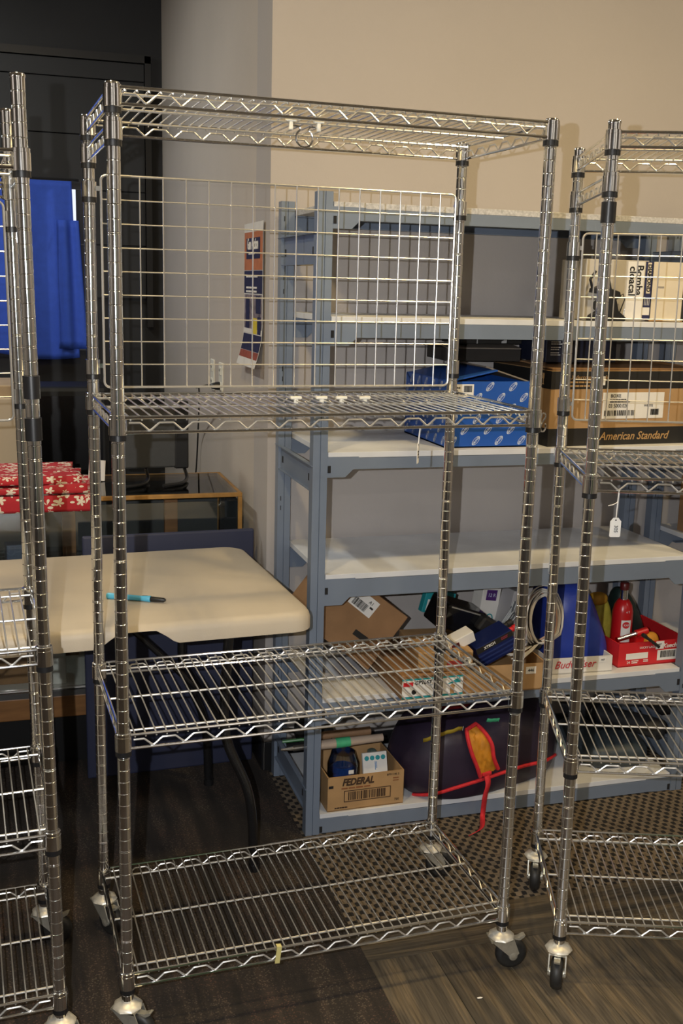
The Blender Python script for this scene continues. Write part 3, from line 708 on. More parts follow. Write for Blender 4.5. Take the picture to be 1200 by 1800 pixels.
text('lettering', 'GROHE', 0.007, INK, t, (-GW / 2 + 0.026, -GD / 2 - 0.0016, GH - 0.018))

AW, AD, AH = 0.50, 0.36, 0.222
t = thing('sink_carton', 'long tan carton with black bands lettered American Standard', 'carton', (1.545, 0.968, z3), math.radians(3.0))
MB().box((0, 0, AH / 2), (AW, AD, AH)).build('body', CARD, t, bevel=0.003)
BK = mat('black_print', (0.013, 0.012, 0.011), 0.6, var=0.1, vscale=20)
b = MB().box((0, 0, 0.026), (AW + 0.0012, AD + 0.0012, 0.0525)).build('printed_band', BK, t)
b = MB().box((0, 0, AH - 0.028), (AW + 0.0012, AD + 0.0012, 0.052)).build('printed_band', BK, t)
GOLD = mat('tan_ink', (0.45, 0.27, 0.11), 0.6)
text('lettering', 'American Standard', 0.034, GOLD, t, (0.045, -AD / 2 - 0.0012, 0.026), shear=0.32, sx=0.92, bold=0.0003)
text('lettering', 'Undercounter Sink', 0.017, GOLD, t, (-0.125, -AD / 2 - 0.0012, AH - 0.020))
lines(t, (-0.142, -AD / 2 - 0.0012, AH - 0.034), 0.11, 2, 0.011, 0.005, GOLD, seed=3)
frameplate('label', 0.215, 0.078, t, (0.035, -AD / 2 - 0.0008, 0.118), PAPER)
text('lettering', 'BOXE', 0.014, INK, t, (-0.047, -AD / 2 - 0.0018, 0.147), align='LEFT'); text('lettering', '03 5000.020', 0.016, INK, t, (-0.052, -AD / 2 - 0.0018, 0.117), sx=0.85, align='LEFT')
lines(t, (-0.012, -AD / 2 - 0.0018, 0.136), 0.075, 2, 0.0065, 0.003, INK, seed=4); text('lettering', 'WHITE', 0.010, INK, t, (0.088, -AD / 2 - 0.0018, 0.117))
barcode('barcode', 0.105, 0.016, t, (-0.013, -AD / 2 - 0.0018, 0.096), seed=2); barcode('barcode', 0.030, 0.018, t, (0.112, -AD / 2 - 0.0018, 0.098), seed=3)
gp = [(-0.006, 0.020), (0.006, 0.020), (0.005, 0.006), (0.0015, 0.002), (0.0015, -0.010), (0.006, -0.013), (-0.006, -0.013), (-0.0015, -0.010), (-0.0015, 0.002), (-0.005, 0.006)]
MB().prism(gp, 0.0006).build('goblet_mark', GOLD, t, (-AW / 2 - 0.0010, -AD / 2 + 0.045, AH - 0.030), rot=(0, 0, -math.pi / 2))
frameplate('sticker', 0.012, 0.026, t, (-0.075, -AD / 2 - 0.0012, AH - 0.030), PAPER)
for yy, a in ((-AD / 2 + 0.09, 0.06), (AD / 2 - 0.09, -0.06)): MB().box((0, 0, 0), (AW - 0.004, 0.178, 0.004)).build('flap', CARD2, t, (0, yy, AH + 0.004 + 0.005), rot=(a, 0, 0))

t = thing('dark_carton', 'flat black open carton lid lying behind the blue carton', 'carton', (1.215, 1.05, z3 + GH + 0.002), math.radians(-4))
t.location = (1.180, 1.062, z3 + GH + 0.042)
MB().box((0, 0, 0.022), (0.24, 0.19, 0.040)).build('body', mat('dull_black_card', (0.022, 0.018, 0.015), 0.8, var=0.15, vscale=20), t, bevel=0.003)
MB().box((0, 0, 0), (0.235, 0.10, 0.003)).build('flap', CARDIN, t, (0, -0.05, 0.046), rot=(0.10, 0, 0))
t = thing('spout_box', 'black box with a pale faucet picture beneath the second board', 'box', (1.205, 1.06, z3 + GH + 0.094), math.radians(3))
MB().box((0, 0, 0.031), (0.20, 0.15, 0.060)).build('body', BK, t, bevel=0.002)
GREYI = mat('grey_print', (0.42, 0.42, 0.42), 0.6)
MB().prism([(-0.012, -0.026), (0.006, -0.026), (0.006, 0.010), (0.016, 0.014), (0.018, 0.020), (0.012, 0.026), (0.000, 0.024), (-0.002, 0.014), (-0.004, 0.000), (-0.012, 0.002), (-0.012, -0.004), (-0.004, -0.006), (-0.004, -0.018), (-0.012, -0.020)], 0.0006).build('faucet_picture', GREYI, t, (0.042, -0.0757, 0.030))
frameplate('stripe', 0.003, 0.058, t, (-0.052, -0.0756, 0.031), GREYI)
text('lettering', 'TRE BEC', 0.013, GREYI, t, (-0.078, -0.0757, 0.026), sx=0.7); lines(t, (-0.02, -0.0757, 0.048), 0.03, 1, 0.01, 0.003, GREYI)
t = thing('valve_box', 'dark navy box with small white print lying on the sink carton', 'box', (1.440, 0.945, z3 + AH + 0.018), math.radians(2))
MB().box((0, 0, 0.036), (0.24, 0.17, 0.072)).build('body', mat('dark_navy_print', (0.012, 0.015, 0.035), 0.5), t, bevel=0.002)
MB().box((0, 0, 0.072), (0.225, 0.16, 0.004)).build('lid', BK, t)
for zz in (0.060, 0.044, 0.028): lines(t, (-0.085, -0.0857, zz), 0.04, 2, 0.006, 0.0028, PAPER, seed=int(zz * 1000))

# ------------------------------------------------------------------ second unit, board 4: brown carton
t = thing('brown_carton', 'plain brown carton alone on a board of the farther steel shelving', 'carton', (2.145, 0.93, DZ[3]), 0.0)
MB().box((0, 0, 0.13), (0.33, 0.30, 0.26)).build('body', CARD2, t, bevel=0.003)
MB().box((0, 0, 0.262), (0.05, 0.302, 0.001)).build('tape', mat('packing_tape', (0.30, 0.19, 0.09), 0.3), t)
frameplate('print_mark', 0.04, 0.012, t, (-0.12, -0.1507, 0.05), INK)

# ------------------------------------------------------------------ board 5: cartons, blue unit, cable, bags, beer trays
z5 = DZ[4]
t = thing('long_carton', 'long worn brown carton with a white and teal CP7667 label on its end', 'carton', (0.945, 0.860, z5), math.radians(0))
MB().box((0, 0, 0.0375), (0.198, 0.35, 0.075)).build('body', CARD2, t, bevel=0.003)
TEAL = mat('teal_print', (0.02, 0.30, 0.34), 0.5)
MB().box((0, 0, 0), (0.060, 0.0006, 0.001)).build('seam', INK, t, (-0.02, -0.1755, 0.068))
lb = frameplate('end_label', 0.188, 0.060, t, (-0.004, -0.1756, 0.034), TEAL)
frameplate('label_field', 0.100, 0.048, lb, (-0.044, -0.0008, 0.001), PAPER); frameplate('label_field', 0.066, 0.048, lb, (0.060, -0.0008, 0.001), PAPER)
frameplate('red_flash', 0.030, 0.012, lb, (-0.076, -0.0014, 0.014), RED)
text('lettering', 'CP7667', 0.016, INK, lb, (-0.030, -0.0016, 0.017), bold=0.0004); text('lettering', 'PT 1', 0.011, INK, lb, (-0.002, -0.0016, 0.006), sx=0.8)
MB().lathe([(0.0075, 0), (0.0075, 0.0004)], 14, Matrix.Rotation(math.pi / 2, 4, 'X')).build('ring_picture', INK, lb, (-0.058, -0.0014, -0.010))
MB().prism([(-0.022, -0.008), (0.018, 0.012), (0.020, -0.004)], 0.0005).build('teal_triangle', TEAL, lb, (0.066, -0.0018, 0.014))
MB().prism([(-0.006, -0.016), (0.006, -0.016), (0.008, 0.010), (0.0, 0.014), (-0.007, 0.010)], 0.0005).build('handle_picture', CARD, lb, (0.060, -0.0020, -0.008))
t = thing('flat_carton', 'flat brown carton with red print lying on the long worn carton', 'carton', (0.990, 0.800, z5 + 0.076), math.radians(-5))
MB().box((0, 0, 0.030), (0.165, 0.22, 0.060)).build('body', CARD, t, bevel=0.003)
frameplate('red_print', 0.052, 0.020, t, (0.030, -0.1106, 0.022), mat('dark_red_print', (0.30, 0.03, 0.02), 0.6)); frameplate('black_print', 0.030, 0.010, t, (0.026, -0.1106, 0.046), INK)
frameplate('sticker', 0.022, 0.022, t, (0.066, -0.1106, 0.030), PAPER); text('lettering', '446', 0.010, INK, t, (0.066, -0.1116, 0.030))
t = thing('tilted_carton', 'brown carton tipped on its corner with a white barcode label', 'carton', (0.766, 0.985, 0.607), rot=(0.0, 0.66, 0.0))
MB().box((0, 0, 0), (0.26, 0.22, 0.20)).build('body', CARD2, t, bevel=0.003)
lb = frameplate('label', 0.088, 0.054, t, (-0.016, -0.1106, 0.056), PAPER, rot=(0, 0.04, 0))
barcode('barcode', 0.052, 0.024, lb, (-0.008, -0.001, -0.010), seed=8); text('lettering', 'A1', 0.015, INK, lb, (0.020, -0.001, 0.012)); MB().box((0, 0, 0), (0.012, 0.001, 0.006)).build('print_block', INK, lb, (0.030, -0.001, 0.0))
MB().box((0, 0, 0), (0.05, 0.001, 0.018)).build('print_block', INK, t, (0.040, -0.1106, -0.030))

t = thing('tote_carton', 'tan open carton marked 446 holding a jumble of electrical goods', 'carton', (1.180, 0.835, z5), math.radians(-3))
TW, TD, TH = 0.255, 0.30, 0.082
open_box(TW, TD, TH, 0.004, CARD, parent=t)
frameplate('sticker', 0.032, 0.022, t, (TW / 2 - 0.050, -TD / 2 - 0.0006, TH - 0.020), PAPER); text('lettering', '446', 0.013, INK, t, (TW / 2 - 0.050, -TD / 2 - 0.0016, TH - 0.020))
def boxy(name, label, cat, c, d, rot, m, bev=0.002): 
    t_ = thing(name, label, cat, c, rot=rot); MB().box((0, 0, 0), d).build('body', m, t_, bevel=bev); return t_
# blue inverter, tilted
t = boxy('power_inverter', 'blue ribbed aluminium power inverter with red and black terminals', 'inverter', py(862, 1132, 0.76), (0.125, 0.075, 0.070), (0.10, -0.42, 0.05), mat('blue_anodised', (0.012, 0.022, 0.115), 0.32, 0.35))
for zz in (-0.024, -0.010, 0.004): MB().box((0, 0, 0), (0.124, 0.003, 0.004)).build('rib', mat('blue_rib', (0.03, 0.05, 0.20), 0.3, 0.4), t, (0, -0.0385, zz))
MB().box((0, 0, 0), (0.126, 0.001, 0.018)).build('name_strip', BK, t, (0, -0.0380, 0.024))
text('lettering', 'XTECH', 0.012, PAPER, t, (-0.018, -0.0390, 0.024), bold=0.0002); lines(t, (0.036, -0.0390, 0.027), 0.028, 2, 0.005, 0.003, mat('maroon_ink', (0.25, 0.03, 0.05), 0.6), seed=11)
for yy, m_ in ((-0.018, RED), (0.016, BK)): MB().lathe([(0.008, 0), (0.008, 0.012), (0.010, 0.014), (0.010, 0.030), (0.006, 0.032)], 14, Matrix.Rotation(math.pi / 2, 4, 'Y')).build('terminal', m_, t, (0.062, yy, 0.022))
MB().box((0, 0, 0), (0.008, 0.05, 0.03)).build('end_tab', mat('pink_label', (0.55, 0.03, 0.16), 0.5), t, (0.066, -0.01, -0.020))
# black router, adapters and boxes in the tote
t = boxy('black_case', 'large glossy black plastic case leaning in the jumble carton', 'case', py(800, 1082, 0.86), (0.155, 0.10, 0.085), (0.15, 0.35, 0.2), mat('gloss_black', (0.006, 0.006, 0.007), 0.12), 0.008)
MB().box((0, 0, 0), (0.13, 0.001, 0.004)).build('edge_trim', ZINC, t, (0.0, -0.0505, 0.036))
boxy('power_adapter', 'small black power adapter brick between the case and the inverter', 'adapter', py(854, 1098, 0.822), (0.075, 0.05, 0.045), (0.2, 0.55, 0.2), BK, 0.006)
t = boxy('white_box', 'small white box with a dark red patch beside the blue inverter', 'box', py(806, 1124, 0.745), (0.085, 0.045, 0.034), (0.1, -0.38, 0.1), WHITE)
MB().box((0, 0, 0), (0.026, 0.001, 0.022)).build('red_patch', mat('plum_print', (0.10, 0.01, 0.02), 0.5), t, (-0.024, -0.023, -0.004))
t = boxy('teal_packet', 'teal packet with a barcode sticker standing behind the black case', 'packet', py(768, 1058, 0.96), (0.105, 0.025, 0.075), (0.0, 0.25, 0.1), TEAL)
st_ = MB().box((0, 0, 0), (0.034, 0.001, 0.036)).build('sticker', PAPER, t, (-0.024, -0.013, -0.012)); barcode('barcode', 0.024, 0.018, st_, (0, -0.001, 0), seed=5)
t = boxy('purple_label_box', 'white box with a purple 12 R label standing upright at the back', 'box', py(852, 1062, 0.98), (0.070, 0.05, 0.135), (0.0, 0.16, 0.2), WHITE)
MB().box((0, 0, 0), (0.040, 0.001, 0.034)).build('label', mat('purple_print', (0.07, 0.015, 0.16), 0.5), t, (0, -0.0256, 0.036)); text('lettering', '12 R', 0.016, LOGO, t, (0, -0.0265, 0.036))
MB().tube([(0.012 * math.cos(a * 0.35), 0, 0.015 * math.sin(a * 0.35)) for a in range(18)], 0.002, 6, closed=True).build('ring_mark', TEAL, t, (0.006, -0.0260, -0.040))
boxy('grey_sleeve', 'narrow grey white cardboard sleeve leaning beside the cable coil', 'sleeve', py(893, 1075, 0.93), (0.040, 0.07, 0.15), (0.0, 0.22, 0.1), mat('grey_sleeve_card', (0.42, 0.41, 0.42), 0.6))
boxy('brown_packet', 'thin dark brown packet wedged behind the power adapter', 'packet', py(872, 1088, 1.06), (0.05, 0.04, 0.11), (0, -0.4, 0.1), mat('dark_brown_card', (0.09, 0.055, 0.03), 0.8))
# clear bag of wires
t = thing('wire_bundle', 'clear plastic sleeve stuffed with grey wires behind the inverter', 'wires', py(886, 1108, 0.84), 0)
for i in range(14):
    a = random.uniform(-0.025, 0.025); b_ = random.uniform(-0.02, 0.02)
    MB().tube([(-0.050 + a, b_, -0.035 + a), (0.0 + a, b_ + 0.01, 0.0), (0.028 + a * .6, b_, 0.040 - a), (0.045 + a, b_ + .006, 0.072 + b_)], 0.0021, 6).build('wire', mat('pale_grey_wire', (0.50, 0.52, 0.52), 0.35) if i % 3 else mat('dark_wire', (0.06, 0.07, 0.08), 0.4), t)
# coiled speaker cable
t = thing('cable_coil', 'coil of white and clear cable tied with black tape', 'cable', py(938, 1112, 0.785), 0)
CABLE = mat('white_cable', (0.66, 0.64, 0.60), 0.35); CABLE2 = mat('copper_cable', (0.48, 0.30, 0.22), 0.35)
tie = Vector((0.006, -0.005, -0.030))
for i in range(16):
    r1 = random.uniform(0.055, 0.092); sx = random.uniform(0.75, 1.05); ph = random.uniform(-0.4, 0.5); pts = []
    for k in range(25):
        a = -math.pi / 2 + (k / 24) * 2 * math.pi
        p_ = Vector((0.024 + r1 * sx * math.cos(a) * 0.9 + 0.010 * math.sin(ph), random.uniform(-0.001, 0.001) + 0.012 * math.sin(a + ph) + (i - 8) * 0.0022, 0.042 + (r1 + 0.018) * math.sin(a)))
        wgt = max(0.0, (-math.sin(a) - 0.55) / 0.45); p_ = p_.lerp(tie + Vector((0.004 * math.sin(i), (i - 8) * 0.0016, 0.004 * math.cos(i * 2))), wgt * 0.9)
        pts.append(p_)
    MB().tube(pts, 0.0022, 6).build('loop', CABLE2 if i % 5 == 2 else CABLE, t)
for i in range(12):
    a = (i - 6) * 0.006
    MB().tube([tie + Vector((0.004, a * .3, 0.002 * (i % 3))), tie + Vector((-0.03, a, -0.012 - 0.002 * (i % 4))), tie + Vector((-0.075, a * 1.6 - 0.01, -0.022 - 0.003 * (i % 4))), tie + Vector((-0.100, a * 1.8 - .01, -0.024 - 0.002 * (i % 4)))], 0.0022, 6).build('strand', CABLE, t)
MB().lathe([(0.013, -0.016), (0.016, -0.014), (0.016, 0.014), (0.013, 0.016)], 14, Matrix.Translation(tie + Vector((-0.002, 0, -0.002))) @ Matrix.Rotation(0.5, 4, 'Y') @ Matrix.Rotation(math.pi / 2, 4, 'Y')).build('tape_band', BK, t)

# Budweiser tray with blue stuff sack
t = thing('beer_tray', 'low white cardboard tray lettered Budweiser under the blue sack', 'tray', (1.476, 0.915, z5), math.radians(-3))
open_box(0.215, 0.28, 0.052, 0.004, WHITE, parent=t)
text('lettering', 'Budweiser', 0.034, mat('red_script_ink', (0.52, 0.02, 0.03), 0.5), t, (-0.020, -0.1412, 0.030), shear=0.35, sx=0.95)
frameplate('sticker', 0.022, 0.014, t, (0.074, -0.1406, 0.040), PAPER); text('lettering', '447', 0.008, INK, t, (0.074, -0.1416, 0.040))
BAGB = mat('blue_nylon', (0.022, 0.050, 0.34), 0.42, var=0.12, vscale=10, bump=0.35, bscale=18)
fn = blob_fn(0.125, 0.110, 0.165, 0.70, 0.70, -0.58, 0.045, 1.6, taper=0.40, skew=-0.065)
o = blob('stuff_sack', BAGB, fn, None, (1.520, 0.915, z5 + 0.020), 64, 40); tag(o, 'bulging royal blue nylon sack sitting in a white beer tray', 'sack')
# Lucky Lager tray with bottle jack and soft things
t = thing('red_beer_tray', 'low red cardboard tray with a barcode panel beside the Budweiser tray', 'tray', (1.735, 0.925, z5), math.radians(1.5))
open_box(0.255, 0.26, 0.078, 0.004, RED, parent=t)
frameplate('white_field', 0.080, 0.020, t, (-0.060, -0.1306, 0.034), PAPER); frameplate('barcode_field', 0.074, 0.034, t, (0.052, -0.1306, 0.030), PAPER)
barcode('barcode', 0.056, 0.022, t, (0.054, -0.1314, 0.033), seed=6)
text('lettering', 'LUCKY LAGER', 0.010, PAPER, t, (-0.020, -0.1310, 0.060)); text('lettering', 'Kuecheur', 0.020, PAPER, t, (0.072, -0.1310, 0.060), shear=0.3, bold=0.0004)
text('lettering', '24', 0.012, PAPER, t, (-0.090, -0.1310, 0.014)); lines(t, (-0.064, -0.1310, 0.018), 0.03, 2, 0.006, 0.003, PAPER, seed=9); lines(t, (-0.026, -0.1310, 0.019), 0.02, 2, 0.005, 0.0026, PAPER, seed=10)
frameplate('sticker', 0.030, 0.026, t, (0.022, -0.1310, 0.064), PAPER); text('lettering', '447', 0.009, INK, t, (0.020, -0.1320, 0.066))
t = thing('bottle_jack', 'red hydraulic bottle jack with a steel ram and oval badge', 'jack', (1.672, 0.885, z5 + 0.006), 0)
JR = mat('red_enamel', (0.55, 0.010, 0.012), 0.28)
MB().lathe([(0.040, 0), (0.040, 0.018), (0.034, 0.022), (0.033, 0.150), (0.028, 0.172), (0.020, 0.186), (0.016, 0.190)], 24).build('body', JR, t)
MB().lathe([(0.012, 0.188), (0.012, 0.224)], 18).build('ram', CHROME, t); MB().lathe([(0.014, 0.222), (0.015, 0.226), (0.015, 0.242), (0.012, 0.246)], 18).build('saddle', mat('dark_red_cap', (0.10, 0.01, 0.01), 0.35), t)
def wrap(r, a0, a1, z0, z1): return lambda u, v: (r * math.cos(a0 + (a1 - a0) * u), r * math.sin(a0 + (a1 - a0) * u), z0 + (z1 - z0) * v)
MB().grid(wrap(0.0345, math.radians(235), math.radians(290), 0.055, 0.128), 10, 2).build('badge', PAPER, t)
MB().grid(lambda u, v: (0.0350 * math.cos(math.radians(262) + 0.36 * v * math.cos(2 * math.pi * u)), 0.0350 * math.sin(math.radians(262) + 0.36 * v * math.cos(2 * math.pi * u)), 0.112 + 0.011 * v * math.sin(2 * math.pi * u)), 20, 3).build('oval_mark', RED, t)
text('lettering', 'KAF', 0.010, PAPER, t, (-0.0045, -0.0358, 0.112), rot=(math.pi / 2, 0, -0.14))
text('lettering', '4 T', 0.010, PAPER, t, (-0.002, -0.0348, 0.155), rot=(math.pi / 2, 0, 0))
MB().tube([(-0.045, -0.050, 0.072), (0.028, -0.046, 0.086)], 0.0085, 14).build('lever_socket', CHROME, t); MB().tube([(0.026, -0.046, 0.0855), (0.066, -0.044, 0.094)], 0.0125, 14).build('lever_boss', JR, t)
MB().box((0.050, -0.030, 0.055), (0.050, 0.040, 0.055)).build('pump_block', JR, t, bevel=0.008)
o = blob('work_glove', mat('orange_leather', (0.62, 0.26, 0.02), 0.7, var=0.12, vscale=20), blob_fn(0.026, 0.024, 0.048, 0.7, 0.8, -0.7, 0.06, 2.5), None, (1.752, 0.838, z5 + 0.012)); tag(o, 'orange lump of soft leather between the jack and the dark bag', 'glove')
fn = blob_fn(0.072, 0.050, 0.125, 0.75, 0.8, -0.6, 0.06, 1.4, taper=0.5, skew=-0.070)
o = blob('dark_bag', mat('dark_green_nylon', (0.010, 0.024, 0.022), 0.45, var=0.2, vscale=14, bump=0.4, bscale=22), fn, None, (1.786, 0.990, z5 + 0.006), 56, 34); tag(o, 'slumped dark green nylon bag standing behind the red jack', 'bag')
t = thing('yellow_strap_roll', 'bundle of yellow webbing tucked behind the red jack', 'strap', (1.652, 0.995, z5 + 0.006), 0)
YEL = mat('yellow_webbing', (0.50, 0.42, 0.05), 0.7, var=0.15, vscale=50)
blob('roll', YEL, blob_fn(0.046, 0.04, 0.100, 0.8, 0.8, -0.7, 0.05, 2.0, taper=0.2), t, (0, 0, 0)); blob('flap_end', mat('amber_webbing', (0.50, 0.26, 0.02), 0.7), blob_fn(0.030, 0.025, 0.020, 0.8, 0.8, -0.9, 0.05, 2.0), t, (-0.02, -0.02, 0.150))
t = thing('drill_bit', 'black spiral drill bit lying across the front of the red tray', 'drill bit', (1.700, 0.786, z5 + 0.098), rot=(0.12, 0.62, 0.05))
def bitfn(u, v):
    a = 2 * math.pi * u + v * 14; r = 0.0052 * (0.72 + 0.28 * abs(math.cos(a - v * 14 + v * 14))); r = 0.0054 * (0.70 + 0.30 * abs(math.cos(2 * math.pi * u)))
    return (v * 0.066, r * math.cos(a), r * math.sin(a))
MB().grid(bitfn, 14, 40, True, closeu=True).build('flutes', BK, t); MB().lathe([(0.0058, -0.016), (0.0066, -0.012), (0.0066, 0.0), (0.0050, 0.002)], 12, Matrix.Rotation(math.pi / 2, 4, 'Y')).build('shank', BK, t)

# ------------------------------------------------------------------ board 6: FEDERAL carton, duffel, odd tools
z6 = DZ[5]
FWd, FD, FH = 0.238, 0.205, 0.108
t = thing('small_parts_carton', 'small tan open carton lettered FEDERAL with a printed barcode', 'carton', (0.772, 0.862, z6), math.radians(1.0))
open_box(FWd, FD, FH, 0.004, CARD, parent=t)
BRN = mat('brown_ink', (0.05, 0.025, 0.012), 0.7)
text('lettering', 'FEDERAL', 0.030, BRN, t, (-0.026, -FD / 2 - 0.0008, 0.088), shear=0.25, bold=0.0012, sx=0.82)
lines(t, (-0.026, -FD / 2 - 0.0008, 0.070), 0.105, 1, 0.01, 0.0045, mat('rust_ink', (0.25, 0.09, 0.03), 0.7), seed=5); text('lettering', 'BP91146 2', 0.009, BRN, t, (0.084, -FD / 2 - 0.0008, 0.098)); lines(t, (0.094, -FD / 2 - 0.0008, 0.086), 0.02, 2, 0.008, 0.003, MATS['rust_ink'] if 'rust_ink' in MATS else BRN, seed=6)
text('lettering', '750', 0.010, BRN, t, (0.098, -FD / 2 - 0.0008, 0.016)); lines(t, (-0.072, -FD / 2 - 0.0008, 0.010), 0.05, 1, 0.01, 0.004, BRN, seed=7)
b = MB()
for (cx, cz, sx, sz) in ((0.005, 0.061, 0.145, 0.0022), (0.005, 0.027, 0.145, 0.0022), (-0.0675, 0.044, 0.0022, 0.036), (0.0775, 0.044, 0.0022, 0.036)): b.box((cx, 0, cz), (sx, 0.0006, sz))
b.build('barcode_frame', BRN, t, (0, -FD / 2 - 0.0004, 0)); barcode('barcode', 0.118, 0.026, t, (0.004, -FD / 2 - 0.0004, 0.044), m=BRN, seed=9)
MB().box((0, 0, 0), (0.014, 0.001, 0.008)).build('tear', DARK, t, (-FWd / 2 + 0.010, -FD / 2 - 0.0005, 0.078))
t = thing('jar', 'clear plastic jar half full of something blue in the FEDERAL carton', 'jar', (0.728, 0.850, z6 + 0.005), 0)
MB().lathe([(0.044, 0), (0.047, 0.004), (0.047, 0.105), (0.040, 0.125), (0.036, 0.140)], 28).build('wall', CLEAR, t)
MB().lathe([(0.041, 0.003), (0.044, 0.006), (0.044, 0.085), (0.030, 0.096)], 24).build('filling', mat('blue_beads', (0.01, 0.06, 0.26), 0.4, var=0.3, vscale=70), t)
frameplate('white_sticker', 0.016, 0.012, t, (0.012, -0.0472, 0.093), PAPER)
t = thing('screw_packet', 'white card packet with a row of teal dots in the FEDERAL carton', 'packet', (0.826, 0.812, z6 + 0.008), rot=(-0.28, 0, 0.02))
MB().box((0, 0, 0.068), (0.078, 0.010, 0.125)).build('card', PAPER, t, bevel=0.001)
for i in range(4): MB().lathe([(0.0075, 0), (0.0075, 0.0006)], 8, Matrix.Rotation(math.pi / 2, 4, 'X')).build('dot', TEAL, t, (-0.026 + i * 0.0175, -0.0052, 0.114))
lines(t, (0.004, -0.0058, 0.090), 0.026, 2, 0.004, 0.002, mat('blue_ink', (0.03, 0.2, 0.5), 0.6), rot=(0, math.pi / 2, 0), seed=8)
boxy('bottle_stub', 'small grey green bottle top at the back of the FEDERAL carton', 'bottle', (0.842, 0.915, z6 + 0.06), (0.026, 0.026, 0.105), (0, 0, 0.3), mat('grey_green_plastic', (0.10, 0.13, 0.11), 0.4), 0.008)
# wooden handled tool with green tape, resting on the carton rim and shelf brace
a_ = py(497, 1318, 0.80); b2_ = py(672, 1296, 0.80); d_ = (b2_ - a_)
t = thing('wood_handle_tool', 'pale wooden handled tool wrapped with green tape resting on the FEDERAL carton', 'tool', a_, 0)
def along(f): return d_ * f
WOODP = mat('pale_wood', (0.42, 0.33, 0.26), 0.7, var=0.12, vscale=30, stretch=(0.3, 3, 3))
MB().tube([along(0.36), along(0.50), along(0.80), along(1.0)], [0.0135, 0.0145, 0.0125, 0.0115], 16).build('handle', WOODP, t)
MB().tube([along(0.52), along(0.665)], [0.0154, 0.0148], 16).build('tape_wrap', TAPEG, t)
MB().tube([along(0.10), along(0.37)], 0.0085, 14).build('ferrule', mat('steel_dull', (0.3, 0.28, 0.25), 0.35, 0.9), t); MB().tube([along(-0.02), along(0.12)], [0.003, 0.007], 12).build('tip', CHROME, t)
o = MB().tube([py(560, 1294, 0.90), py(650, 1284, 0.90)], 0.013, 14).build('wood_dowel', mat('brown_wood', (0.26, 0.15, 0.08), 0.65, var=0.15, vscale=25), None); tag(o, 'short brown wooden dowel behind the green taped handle', 'dowel')
t = thing('iron_pan', 'round dark iron pan tilted behind the steel post', 'pan', py(548, 1292, 0.93), rot=(0.5, 0.1, 0))
IRON = mat('cast_iron', (0.015, 0.015, 0.014), 0.6, var=0.2, vscale=40)
MB().lathe([(0.050, 0.0), (0.058, 0.006), (0.062, 0.028), (0.059, 0.028), (0.054, 0.008), (0.03, 0.006)], 28).build('bowl', IRON, t); MB().tube([(-0.058, 0, 0.02), (-0.10, 0, 0.026)], 0.007, 10).build('handle', IRON, t)
o = MB().tube([py(496, 1304, 0.86), py(530, 1300, 0.85), py(556, 1302, 0.84)], 0.005, 8).build('green_rod', mat('green_plastic', (0.03, 0.16, 0.04), 0.4), None); tag(o, 'thin green rod lying behind the steel post by the iron pan', 'rod')

# purple black duffel
def proj(p):
    d = np.array(p) - CAM; z = d @ CF; return 600 + F_PX * (d @ CR) / z, 900 - F_PX * (d @ CU) / z
dz_c = Vector((1.186, 0.915, z6 + 0.001))
DUF = mat('purple_black_nylon', (0.022, 0.014, 0.032), 0.5, var=0.25, vscale=9, bump=0.5, bscale=16)
ANG = math.radians(15)
dfn = blob_fn(0.302, 0.165, 0.150, 0.66, 0.72, -0.66, 0.040, 1.5, taper=0.08)
t = thing('duffel_bag', 'dark purple duffel bag with red piping and an open orange pocket', 'bag', dz_c, ANG)
blob('body', DUF, dfn, t, (0, 0, 0), 88, 48)
DM = Matrix.Translation(dz_c) @ Matrix.Rotation(ANG, 4, 'Z')
UV = [(0.48 + 0.54 * i / 130, 0.33 + 0.55 * j / 80) for i in range(131) for j in range(81)]
UVP = np.array([proj(DM @ Vector(dfn(*q))) for q in UV])
def bag(u_, v_, out=0.004):
    k = int(np.argmin(((UVP - np.array((u_, v_))) ** 2).sum(1))); a, c = UV[k]
    p0 = Vector(dfn(a, c)); n = (Vector(dfn(a + 0.004, c)) - p0).cross(Vector(dfn(a, c + 0.004)) - p0).normalized(); return p0 + n * out
MB().tube(bez([bag(u_, v_) for u_, v_ in ((722, 1404), (760, 1394), (800, 1384), (840, 1372), (880, 1358), (920, 1346), (955, 1336), (984, 1328))], 5), 0.0055, 8).build('piping', REDF, t)
ORG = mat('orange_nylon', (0.52, 0.21, 0.012), 0.6, var=0.35, vscale=22, bump=0.6, bscale=30)
LE = [(842, 1364), (834, 1345), (826, 1322), (818, 1300), (816, 1284)]; RE = [(868, 1348), (864, 1330), (858, 1308), (848, 1288), (832, 1274)]
LP = bez([bag(*q, 0.008) for q in LE], 5); RP = bez([bag(*q, 0.008) for q in RE], 5)
def pocket(u, v):
    i = v * (len(LP) - 1); k = min(int(i), len(LP) - 2); f_ = i - k
    p_ = LP[k].lerp(LP[k + 1], f_).lerp(RP[k].lerp(RP[k + 1], f_), u); return p_ + Vector((0, 0.006 * hnoise(u * 2, v * 4, 0, 0.6) * math.sin(math.pi * u), 0))
MB().grid(pocket, 12, 24).build('pocket_lining', ORG, t)
MB().tube([p_ + Vector((0, -0.004, 0.001)) for p_ in LP + RP[::-1]], 0.0062, 8).build('pocket_binding', REDF, t)
s0 = bag(854, 1358, 0.008)
inv = DM.inverted()
def loc_(q): return inv @ Vector(q)
ys = (DM @ s0).y - 0.012
g1 = loc_(py(852, 1400, min(ys, 0.722))); g2 = loc_((py(848, 1432, 0.722))); g3 = loc_(pz(846, 1455, 0.006)); g4 = loc_(pz(828, 1467, 0.006))
